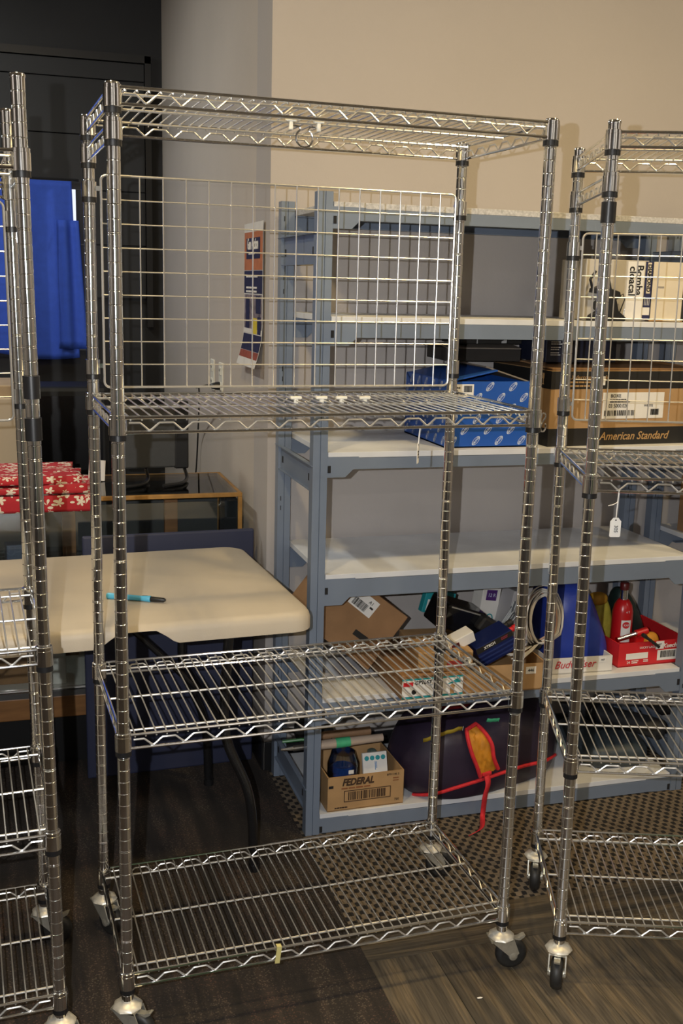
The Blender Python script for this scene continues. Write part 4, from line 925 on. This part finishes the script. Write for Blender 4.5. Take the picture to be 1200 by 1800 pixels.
def ribbon(pts, wvec, th):
    b = MB(); vs = []
    for p_ in pts: p_ = Vector(p_); w_ = Vector(wvec); vs += [p_ - w_, p_ + w_]
    b.add(vs, [(2 * i, 2 * i + 1, 2 * i + 3, 2 * i + 2) for i in range(len(pts) - 1)], True); return b
ribbon(bez([s0, s0.lerp(g1, 0.4) + Vector((0, -0.010, 0)), g1, g2, g3, g4]), (0.0095, 0, 0.002), 0.002).build('strap', REDF, t, solid=0.002)
MB().box((0, 0, 0), (0.034, 0.010, 0.012)).build('strap_tab', REDF, t, s0, bevel=0.003)
ribbon([bag(745 + 66 * i / 10, 1303 - 22 * (i / 10) ** 0.8, 0.004) for i in range(11)], (0, 0, 0.006), .002).build('yellow_strap', mat('mustard_webbing', (0.40, 0.28, 0.02), 0.7), t, solid=0.002)
ribbon([bag(856 + 20 * i / 6, 1268, 0.004) for i in range(7)], (0, -0.004, 0.009), .002).build('tape_patch', TAPEG, t, solid=0.001)
o = blob('red_pouch', mat('dark_red_nylon', (0.16, 0.008, 0.01), 0.5, bump=0.3, bscale=30), blob_fn(0.065, 0.04, 0.022, 0.8, 0.8, -0.8, 0.05, 2.0), None, (1.085, 0.88, z6 + 0.246)); tag(o, 'small dark red pouch lying on top of the purple duffel', 'pouch')
tq = DM @ bag(811, 1281, 0.006)
price_tag(tq, 0.35, '448', 'white tag numbered 448 tied to the purple duffel bag', 0.020, size=(0.026, 0.032), knot=False)
# folding camp things on the right half of board 6
o = blob('tarp_bundle', mat('grey_blue_tarp', (0.045, 0.060, 0.072), 0.45, var=0.15, vscale=12, bump=0.5, bscale=20), blob_fn(0.125, 0.150, 0.055, 0.6, 0.6, -0.5, 0.05, 1.2), None, (1.675, 0.965, z6 + 0.001), 56, 32); tag(o, 'grey blue folded tarp bundle under a black strapped roll', 'tarp')
t = thing('camp_chair_bag', 'black rolled camp chair bag lying slanted on the grey blue tarp', 'bag', (1.69, 0.93, z6 + 0.132), rot=(0, 0, -0.95))
BGM = mat('black_nylon', (0.010, 0.011, 0.014), 0.5, bump=0.4, bscale=26)
MB().tube(bez([(-0.18, 0, 0.0), (-0.11, 0, 0.004), (0.0, 0, 0.0), (0.11, 0, 0.003), (0.18, 0, 0)], 6), [0.020] + [0.034] * 23 + [0.024], 18).build('roll', BGM, t)
MB().tube([(-0.06, 0.035 * math.cos(a), 0.035 * math.sin(a)) for a in [i * 0.35 for i in range(18)]], 0.004, 6, closed=True).build('strap', BLACKP, t)

# ------------------------------------------------------------------ folding table and pen
TROT = math.radians(3.3); TZ = 0.762; TL, TDp = 1.83, 0.745
fr_c = Vector((0.537, 0.508, 0))      # front right corner on plan
Mt = Matrix.Translation(fr_c) @ Matrix.Rotation(TROT, 4, 'Z')
t = thing('folding_table', 'cream plastic folding table with a rolled edge and black legs', 'table', fr_c, TROT)
PLAS = mat('cream_plastic', (0.52, 0.455, 0.36), 0.48, var=0.04, vscale=8, bump=0.10, bscale=260)
# top with rounded corners and rounded-over rim; origin at front right corner, x runs to -TL
def rrect(x0, x1, y0, y1, r, n=6):
    out = []
    for cx, cy, a0 in ((x1 - r, y0 + r, -90), (x1 - r, y1 - r, 0), (x0 + r, y1 - r, 90), (x0 + r, y0 + r, 180)):
        for i in range(n + 1): a = math.radians(a0 + 90 * i / n); out.append((cx + r * math.cos(a), cy + r * math.sin(a)))
    return out
b = MB(); rings = []
prof = [(0.0, -0.052), (0.0, -0.024), (0.003, -0.012), (0.009, -0.004), (0.018, 0.0)]
NXC, NXW, NH = -0.455, 0.092, 0.036
def outline(ins, r):
    pts = rrect(-TL + ins, -ins, ins, TDp - ins, r)
    xs = np.linspace(-TL + ins + r, -ins - r, 122)[1:-1]      # extra points along the front edge
    return pts + [(float(x), ins) for x in xs]
def notch(x, y):
    if y > 0.05 or abs(x - NXC) > NXW: return 0.0
    return NH * min(1.0, (1 - abs(x - NXC) / NXW) * 1.9) ** 0.8
for ins, zz in prof: rings.append([(x, y, TZ + max(zz, zz + (notch(x, y) if zz < -0.05 else 0))) for x, y in outline(ins, 0.055)])
for k_, v_ in enumerate(rings[1]):
    if rings[0][k_][2] > v_[2]: rings[1][k_] = (v_[0], v_[1], rings[0][k_][2] + 0.001)
n = len(rings[0]); vs = [v for r_ in rings for v in r_]
fs = [(i * n + k, i * n + (k + 1) % n, (i + 1) * n + (k + 1) % n, (i + 1) * n + k) for i in range(len(rings) - 1) for k in range(n)] + [tuple((len(rings) - 1) * n + k for k in range(n))]
b.add(vs, fs, True)
# inner rim and underside
inn = [(x, y, TZ - 0.052 + notch(x, y)) for x, y in outline(0.012, 0.045)]; inn2 = [(x, y, TZ - 0.014) for x, y, _ in inn]
b.add([*rings[0], *inn, *inn2], [(k, k + n, (k + 1) % n + n, (k + 1) % n) for k in range(n)] + [(n + k, 2 * n + k, 2 * n + (k + 1) % n, n + (k + 1) % n) for k in range(n)] + [tuple(2 * n + k for k in range(n - 1, -1, -1))], False)
top = b.build('table_top', PLAS, t)
LEG = mat('black_leg_paint', (0.010, 0.010, 0.011), 0.25, coat=0.3)
for xe, sg in ((-0.20, 1), (-TL + 0.20, -1)):
    for yy in (0.10, TDp - 0.10):
        MB().tube(bez([(xe, yy, TZ - 0.030), (xe - 0.012 * sg, yy, 0.55), (xe - 0.01 * sg, yy, 0.40), (xe + 0.055 * sg, yy, 0.22), (xe + 0.070 * sg, yy, 0.0)], 5), 0.0135, 12).build('leg', LEG, t)
        MB().lathe([(0.016, 0), (0.016, 0.02)], 12).build('foot', BLACKP, t, (xe + 0.070 * sg, yy, 0))
    MB().tube([(xe, 0.10, TZ - 0.036), (xe, TDp - 0.10, TZ - 0.036)], 0.0125, 12).build('leg_crossbar', LEG, t)
    MB().tube([(xe - 0.010 * sg, 0.10, 0.42), (xe - 0.010 * sg, TDp - 0.10, 0.42)], 0.010, 12).build('leg_crossbar', LEG, t)
    MB().tube([(xe - 0.010 * sg, TDp / 2, 0.42), (xe - 0.30 * sg, TDp / 2, TZ - 0.036)], 0.009, 10).build('leg_brace', LEG, t)
MB().box((-TL / 2, 0.12, TZ - 0.034), (TL - 0.1, 0.025, 0.022)).build('frame_rail', LEG, t); MB().box((-TL / 2, TDp - 0.12, TZ - 0.034), (TL - 0.1, 0.025, 0.022)).build('frame_rail', LEG, t)
# marker
pa = pz(188, 1047, TZ + 0.008); pb = pz(291, 1055, TZ + 0.008); dv = pb - pa
t = thing('marker_pen', 'pale blue marker pen with a black cap lying on the folding table', 'pen', pa, 0)
MB().tube([dv * 0.0, dv * 0.02, dv * 0.25, dv * 0.60, dv * 0.74, dv * 0.745], [0.007, 0.0085, 0.0075, 0.0068, 0.0085, 0.0080], 16).build('barrel', mat('sky_blue_plastic', (0.10, 0.48, 0.72), 0.35), t)
MB().tube([dv * 0.745, dv * 0.755, dv * 0.97, dv * 1.0], [0.0050, 0.0072, 0.0058, 0.003], 14).build('cap', BLACKP, t)
MB().tube([dv * 0.60 + Vector((0, 0, 0.0072)), dv * 0.70 + Vector((0, 0, 0.0086))], 0.0010, 6).build('clip', CHROME, t)

# ------------------------------------------------------------------ navy panel behind the table
o = MB().box((0, 0, 0.402), (0.545, 0.016, 0.804)).build('partition_panel', mat('navy_laminate', (0.024, 0.029, 0.066), 0.55, var=0.05, vscale=6), None, (0.271, 1.288, 0.0), bevel=0.006, rot=(0, 0, math.radians(2.0)))
tag(o, 'dark navy panel standing on the carpet behind the folding table', 'panel')

# ------------------------------------------------------------------ glass display case
CX0, CX1, CY0, CY1, CZ = -1.25, 0.515, 1.385, 1.775, 0.900
t = thing('display_case', 'old glass display case with brass coloured edges and a wooden base', 'display case', (0, 0, 0))
BRASS = mat('brass_edge', (0.36, 0.19, 0.05), 0.40, 0.35, var=0.2, vscale=30); OAK = mat('oak_wood', (0.24, 0.11, 0.035), 0.5, var=0.2, vscale=8, stretch=(1, 1, 6))
e = 0.014
def bar(a, c, m=BRASS, nm='edge_strip', w_=e):
    a, c = Vector(a), Vector(c); d = c - a
    MB().box((a + c) / 2, (abs(d.x) + w_, abs(d.y) + w_, abs(d.z) + w_)).build(nm, m, t, bevel=0.002)
for (y_) in (CY0, CY1): bar((CX0, y_, CZ), (CX1, y_, CZ))
for (x_) in (CX0, CX1): bar((x_, CY0 + e, CZ), (x_, CY1 - e, CZ))
for x_ in (CX0, CX1):
    for y_ in (CY0, CY1): bar((x_, y_, 0.27), (x_, y_, CZ - e))
MB().box(((CX0 + CX1) / 2, (CY0 + CY1) / 2, CZ + 0.004), (CX1 - CX0 - 0.012, CY1 - CY0 - 0.012, 0.005)).build('glass_top', GLASS, t)
MB().box(((CX0 + CX1) / 2, CY0, 0.58), (CX1 - CX0 - e, 0.005, 0.60)).build('glass_front', GLASS, t)
MB().box((CX1, (CY0 + CY1) / 2, 0.58), (0.005, CY1 - CY0 - e, 0.60)).build('glass_side', GLASS, t)
MB().box(((CX0 + CX1) / 2, CY1 - 0.01, 0.55), (CX1 - CX0 - e, 0.01, 0.66)).build('back_panel', mat('dark_case_back', (0.035, 0.038, 0.038), 0.5), t)
for x_ in (0.335, -0.02): MB().box((x_, CY1 - 0.04, 0.57), (0.045, 0.030, 0.62)).build('wood_stile', OAK, t)
MB().box(((CX0 + CX1) / 2, (CY0 + CY1) / 2, 0.215), (CX1 - CX0 + 0.02, CY1 - CY0 + 0.02, 0.075)).build('base_rail', OAK, t, bevel=0.004)
MB().box(((CX0 + CX1) / 2, CY0 - 0.006, 0.262), (CX1 - CX0 + 0.02, 0.016, 0.018)).build('door_track', mat('dull_steel', (0.20, 0.20, 0.20), 0.35, 0.8), t)
MB().box(((CX0 + CX1) / 2, (CY0 + CY1) / 2 + 0.02, 0.09), (CX1 - CX0 - 0.03, CY1 - CY0 - 0.04, 0.178)).build('plinth', BLACKP, t)
MB().box(((CX0 + CX1) / 2, (CY0 + CY1) / 2, 0.262), (CX1 - CX0 - 0.02, CY1 - CY0 - 0.03, 0.012)).build('case_floor', WHITE, t)
MB().box(((CX0 + CX1) / 2 , (CY0 + CY1) / 2 + 0.04, 0.640), (CX1 - CX0 - 0.03, CY1 - CY0 - 0.12, 0.006)).build('glass_shelf', GLASS, t)
def caserow(i, x, y, z, d, m, nm, lb):
    o_ = MB().box((0, 0, d[2] / 2), d).build(nm, m, None, (x, y, z), bevel=0.003, rot=(0, 0, 0.12 * (i - 2))); tag(o_, lb, 'trinket')
zs_ = 0.6445
caserow(0, -0.030, 1.50, zs_, (0.075, 0.05, 0.026), mat('green_tin', (0.01, 0.14, 0.05), 0.4), 'green_tin', 'small flat green tin on the glass shelf of the display case')
caserow(1, 0.035, 1.53, zs_, (0.055, 0.05, 0.032), mat('amber_tin', (0.40, 0.20, 0.03), 0.45), 'amber_tin', 'small amber tin beside the green one in the display case')
caserow(2, -0.130, 1.56, zs_, (0.05, 0.05, 0.065), mat('dark_red_tin', (0.25, 0.02, 0.02), 0.4), 'red_tin', 'small dark red tin standing in the display case')
caserow(3, -0.200, 1.52, zs_, (0.060, 0.06, 0.09), mat('grey_blue_tin', (0.12, 0.16, 0.24), 0.3), 'blue_tin', 'small grey blue tin standing in the display case')
caserow(4, 0.10, 1.56, zs_, (0.060, 0.04, 0.030), mat('pink_white_tin', (0.45, 0.32, 0.28), 0.5), 'pink_tin', 'small pinkish tin near the navy panel in the display case')
t2 = thing('case_carton', 'brown carton standing inside the base of the display case', 'carton', (-0.245, 1.55, 0.2685)); MB().box((0, 0, 0.085), (0.20, 0.16, 0.17)).build('body', CARD2, t2, bevel=0.003); MB().box((0, 0, 0.171), (0.045, 0.162, 0.001)).build('tape', MATS['packing_tape'], t2)
t2 = thing('white_carton', 'white carton beside the brown one inside the display case base', 'carton', (-0.095, 1.50, 0.2685)); MB().box((0, 0, 0.045), (0.085, 0.12, 0.09)).build('body', WHITE, t2, bevel=0.003); MB().box((0, 0, 0.0905), (0.086, 0.03, 0.001)).build('tape', PAPER, t2)

# red hibiscus cloth folded on the case, hanging over its front
M_FLOR, nt, bs, src = base_mat('red_floral_cotton', 0.8)
mpp = nt.nodes.new('ShaderNodeMapping'); mpp.inputs['Scale'].default_value = (1, 1, 1.0); nt.links.new(src, mpp.inputs[0])
v1_ = nt.nodes.new('ShaderNodeTexVoronoi'); v1_.inputs['Scale'].default_value = 27; v1_.inputs['Randomness'].default_value = 0.85; nt.links.new(mpp.outputs[0], v1_.inputs['Vector'])
sub_ = nt.nodes.new('ShaderNodeVectorMath'); sub_.operation = 'SUBTRACT'; nt.links.new(mpp.outputs[0], sub_.inputs[0]); nt.links.new(v1_.outputs['Position'], sub_.inputs[1])
sp_ = nt.nodes.new('ShaderNodeSeparateXYZ'); nt.links.new(sub_.outputs[0], sp_.inputs[0])
an_ = mathn(nt, 'ARCTAN2', mathn(nt, 'ADD', sp_.outputs[1], sp_.outputs[2]), sp_.outputs[0])
pet = mathn(nt, 'MULTIPLY', mathn(nt, 'ABSOLUTE', mathn(nt, 'COSINE', mathn(nt, 'MULTIPLY', an_, 2.5))), 0.30)
lim = mathn(nt, 'ADD', pet, 0.12)
fac = mathn(nt, 'LESS_THAN', v1_.outputs['Distance'], lim)
v2_ = nt.nodes.new('ShaderNodeTexVoronoi'); v2_.inputs['Scale'].default_value = 50; v2_.inputs['Randomness'].default_value = 1.0
mp2 = nt.nodes.new('ShaderNodeMapping'); mp2.inputs['Scale'].default_value = (0.6, 1.3, 1.2); mp2.inputs['Rotation'].default_value = (0.3, 0.5, 0.7); nt.links.new(src, mp2.inputs[0]); nt.links.new(mp2.outputs[0], v2_.inputs['Vector'])
leaf = mathn(nt, 'LESS_THAN', v2_.outputs['Distance'], 0.26)
nt.links.new(mixc(nt, mathn(nt, 'MAXIMUM', fac, leaf), (0.40, 0.012, 0.022), (0.72, 0.65, 0.54)), bs.inputs['Base Color'])
t = thing('floral_cloth', 'red cotton cloth with cream flowers folded on the glass case', 'cloth', (-0.10, 1.53, CZ + 0.0068))
def layer(nm, x0, x1, y0, y1, zz, th, drop, seed):
    def fn(u, v):
        x = x0 + (x1 - x0) * u; L = (y1 - y0) + drop; s_ = v * L
        wv = 0.004 * math.sin(u * 9 + seed) * math.sin(v * 7 + seed * 2)
        if s_ < (y1 - y0): y, z = y1 - s_, zz + wv + 0.006 * math.sin(v * 3 + u * 2 + seed) 
        else: k = s_ - (y1 - y0); y, z = y0 - 0.008 * math.sin(min(1, k / 0.02) * 1.57) - 0.002, zz - k + 0.004
        return (x + 0.01 * math.sin(v * 5 + seed), y, z)
    MB().grid(fn, 30, 40).build(nm, M_FLOR, t, solid=th)
layer('fold', -0.50, 0.150, -0.150, 0.17, 0.010, 0.012, 0.055, 1.0)
layer('fold', -0.52, 0.118, -0.150, 0.20, 0.030, 0.014, 0.018, 2.2)
layer('fold', -0.50, 0.100, -0.120, 0.22, 0.052, 0.016, 0.016, 3.1)

# monitor on the case
t = thing('monitor', 'dark grey flat monitor seen from behind on thin black feet', 'monitor', (0.245, 1.665, CZ + 0.0068), 0.06)
MG = mat('monitor_grey', (0.045, 0.046, 0.046), 0.55, var=0.08, vscale=60)
MB().box((0, 0, 0.150), (0.200, 0.035, 0.215)).build('back_shell', MG, t, bevel=0.006)
MB().box((0.118, 0.0, 0.155), (0.050, 0.040, 0.235)).build('bezel', BLACKP, t, bevel=0.006)
for sx in (-0.01, 0.125):
    MB().tube(bez([(sx, 0, 0.055), (sx + 0.006, -0.01, 0.030), (sx + 0.004, -0.05, 0.010), (sx - 0.03, -0.12, 0.006), (sx - 0.10, -0.16, 0.006)], 6), 0.006, 8).build('foot', BLACKP, t)
o = MB().box((0, 0, 0), (0.055, 0.004, 0.07)).build('card', PAPER, None, (0.075, 1.655, CZ + 0.045), rot=(-0.2, 0.1, 0.1)); tag(o, 'small white card propped beside the red floral cloth', 'card')

# ------------------------------------------------------------------ outlets, plug, cord, poster on the return wall
def onw(y, z, out=0.0): return Vector((XW - out, y, z))
for i, (yc, nm, lb) in enumerate(((2.165, 'wall_outlet', 'white outlet plate with two sockets on the return wall'), (1.985, 'plug_outlet', 'white outlet plate with a black plug in it on the return wall'))):
    t = thing(nm, lb, 'outlet', onw(yc, 1.228), 0)
    MB().box((-0.003, 0, 0), (0.006, 0.075, 0.120)).build('plate', NYLON, t, bevel=0.003)
    for zz in (-0.028, 0.028):
        MB().box((-0.007, 0, zz), (0.003, 0.034, 0.030)).build('socket', NYLON, t, bevel=0.002)
        for yy in (-0.007, 0.007): MB().box((-0.0088, yy, zz + 0.003), (0.001, 0.002, 0.009)).build('slot', DARK, t)
t = thing('plug_lead', 'thin black power cord with a plug hanging down the return wall', 'cord', onw(1.985, 1.200, 0.009))
MB().lathe([(0.016, 0), (0.015, 0.012), (0.010, 0.030), (0.006, 0.034), (0.007, 0.040), (0.005, 0.056)], 14, Matrix.Rotation(-math.pi / 2, 4, 'Y')).build('plug', BLACKP, t)
c0 = Vector((-0.055, 0, 0)); lp = lambda u, v, x: px(u, v, x) - t.location
MB().tube(bez([c0, c0 + Vector((-0.030, 0.006, -0.006)), px(350, 688, XW - 0.07) - Vector(t.location), px(348, 760, XW - 0.02) - Vector(t.location), px(345, 820, XW - 0.015) - Vector(t.location), px(343, 838, XW - 0.012) - Vector(t.location)], 8), 0.0035, 8).build('cable', BLACKP, t)

t = thing('auction_poster', 'long narrow poster strip of colour photos curling off the return wall', 'poster', onw(1.41, 1.318, 0.004))
PH, PWd = 0.452, 0.285
PB = {'paper': WHITE, 'orange': mat('poster_orange', (0.50, 0.17, 0.06), 0.6, var=0.1, vscale=40), 'navy': mat('poster_navy', (0.015, 0.015, 0.055), 0.6, var=0.3, vscale=60), 'mix': mat('poster_photo', (0.22, 0.18, 0.20), 0.6, var=0.7, vscale=45), 'yellow': mat('poster_yellow', (0.70, 0.55, 0.03), 0.6), 'rust': mat('poster_rust', (0.30, 0.07, 0.03), 0.6, var=0.2, vscale=50)}
def curl(z):   # distance off the wall grows near the bottom
    k = max(0.0, 0.12 - z) / 0.12; return -0.002 - 0.022 * k ** 1.6
def pstrip(nm, y0, y1, z0, z1, m, out=0.0, par=None):
    # y grows away from the corner; on the picture it runs leftwards
    def fn(u, v):
        z = z0 + (z1 - z0) * v; return (curl(z) - out, y0 + (y1 - y0) * u + (0.10 * (max(0.0, 0.10 - z) / 0.10) ** 1.5) * 0.15, z)
    return MB().grid(fn, 4, 10).build(nm, m, par or t)
hw = PWd / 2
sheet = pstrip('sheet', -hw, hw, 0.0, PH, PB['paper'])
pstrip('panel', -hw + .006, hw - .006, 0.305, PH - 0.028, PB['orange'], 0.0008, sheet)
pstrip('panel', -hw + .040, hw - .040, 0.340, 0.405, PB['navy'], 0.0014, sheet)
pstrip('panel', -hw + .006, hw - .006, 0.232, 0.303, PB['navy'], 0.0008, sheet)
pstrip('panel', -hw + .010, hw - .010, 0.105, 0.228, PB['mix'], 0.0008, sheet)
pstrip('panel', -hw + .025, -hw + .095, 0.170, 0.225, PB['navy'], 0.0014, sheet); pstrip('panel', hw - .095, hw - .035, 0.120, 0.215, PB['navy'], 0.0014, sheet)
pstrip('panel', -hw + .075, -hw + .135, 0.105, 0.155, PB['yellow'], 0.0014, sheet); pstrip('panel', -hw + .02, -hw + .07, 0.105, 0.160, PB['navy'], 0.0014, sheet)
pstrip('panel', -hw + .006, hw - .006, 0.050, 0.102, PB['navy'], 0.0008, sheet); pstrip('panel', -hw + .006, hw - .006, 0.026, 0.049, PB['rust'], 0.0008, sheet)
WI = PAPER
text('lettering', 'Gun Auction', 0.050, WI, sheet, (-0.0050, 0.0, 0.385), rot=(math.pi / 2, 0, -math.pi / 2), sx=0.62, bold=0.0008)
for zz in (0.357, 0.285, 0.250): lines(sheet, (-0.0045, 0.0, zz), 0.20 if zz < 0.3 else 0.13, 2 if zz < 0.26 else 1, 0.012, 0.006, WI, rot=(0, 0, -math.pi / 2), seed=int(zz * 1000))

# ------------------------------------------------------------------ far end: dark boarded wall, daylight slit, blue cloth, cupboard
PANEL = mat('charcoal_board', (0.016, 0.016, 0.017), 0.6, var=0.1, vscale=3)
t = thing('roller_door', 'dark charcoal sectional door of wide boards at the far end', 'door panel', (-0.55, YFAR - 0.02, 0))
zt = 2.615; hs = [0.085, 0.26, 0.26, 0.26, 0.26]
for h_ in hs:
    MB().box((0, 0, zt - h_ / 2), (2.05, 0.02, h_ - 0.004)).build('board', PANEL, t, bevel=0.002); zt -= h_
MB().box((0, -0.004, 2.635), (2.12, 0.03, 0.036)).build('head_trim', BLACKP, t); MB().box((1.042, -0.004, 2.0), (0.03, 0.03, 1.30)).build('side_trim', BLACKP, t)
win = struct(MB().box((-0.435, YFAR - 0.033, 1.63), (1.14, 0.004, 0.76)).build('window_1', mat('daylight_pane', (0.8, 0.85, 0.9), 0.4, emit=((0.85, 0.92, 1.0), 0.9))))
MB().box((0, 0, 0), (1.20, 0.010, 0.86)).build('window_frame', BLACKP, win, (-0.42, YFAR - 0.028 + 0.006, 1.66))
BLUEC = mat('royal_blue_cloth', (0.036, 0.100, 0.58), 0.8, var=0.06, vscale=30, bump=0.2, bscale=140)
def cloth(u, v):
    x = -0.92 + 1.035 * u + 0.050 * v * max(0, u - 0.6); z = 2.045 - (0.84 + 0.02 * math.sin(u * 9)) * v
    y = YFAR - 0.062 + 0.012 * math.sin(u * 30 + 1.5 * math.sin(v * 3)) * (0.25 + 0.75 * v) - 0.012 * math.sin(v * 3.1)
    return (x, y, z)
t = thing('hanging_cloth', 'royal blue cloth hung like a curtain over the far window', 'cloth', (0, 0, 0)); MB().grid(cloth, 120, 30).build('drape', BLUEC, t, solid=0.002)
def cl2(u, v):
    x = 0.035 + 0.14 * u * (0.78 + 0.22 * v); z = 1.86 - 0.62 * v; return (x, YFAR - 0.085 + 0.008 * math.sin(u * 12), z)
MB().grid(cl2, 20, 16).build('corner_fold', BLUEC, t, solid=0.002)
MB().tube([(-0.96, YFAR - 0.055, 2.052), (0.15, YFAR - 0.055, 2.052)], 0.006, 8).build('rod', BLACKP, t)
t = thing('wood_cupboard', 'tall tan wooden cupboard standing behind the red floral cloth', 'cupboard', (-0.50, 2.62, 0))
TANW = mat('tan_wood', (0.42, 0.30, 0.17), 0.6, var=0.12, vscale=5, stretch=(3, 3, 0.5))
MB().box((0, 0, 0.58), (0.72, 0.36, 1.16)).build('body', TANW, t, bevel=0.004)
for sx in (-0.175, 0.175): 
    d_o = MB().box((sx, -0.188, 0.58), (0.33, 0.018, 1.06)).build('door', mat('cream_wood', (0.55, 0.45, 0.32), 0.6), t, bevel=0.003); MB().lathe([(0.006, 0), (0.011, 0.012), (0.008, 0.020)], 12, Matrix.Rotation(math.pi / 2, 4, 'X')).build('knob', OAK, d_o, (sx - math.copysign(0.14, sx), -0.197, 0.62))
for sx in (-0.350, 0.350): MB().box((sx, -0.186, 0.58), (0.03, 0.02, 1.14)).build('stile', OAK, t)
t = thing('television', 'large black television standing dark below the blue cloth', 'television', (0.04, 3.05, 0)); 
MB().box((0, 0, 0.80), (0.36, 0.30, 0.62)).build('shell', mat('matt_black_plastic', (0.006, 0.006, 0.006), 0.6), t, bevel=0.02)
MB().box((0, 0.0, 0.245), (0.42, 0.36, 0.49)).build('stand', MATS['matt_black_plastic'], t, bevel=0.01); MB().box((0, -0.152, 0.82), (0.30, 0.004, 0.50)).build('screen', mat('dark_screen', (0.004, 0.004, 0.005), 0.25), t)
# paint chip on the planks
pc = pz(843, 1755, 0.0006); o = MB().prism([(-0.006, -0.002), (0.002, -0.003), (0.007, 0.000), (0.003, 0.002), (-0.005, 0.0015)], 0.0012, Matrix.Rotation(math.pi / 2, 4, 'X')).build('paint_chip', PAPER, None, (pc.x, pc.y, 0.0012)); tag(o, 'tiny white paint chip lying on the vinyl planks', 'chip')
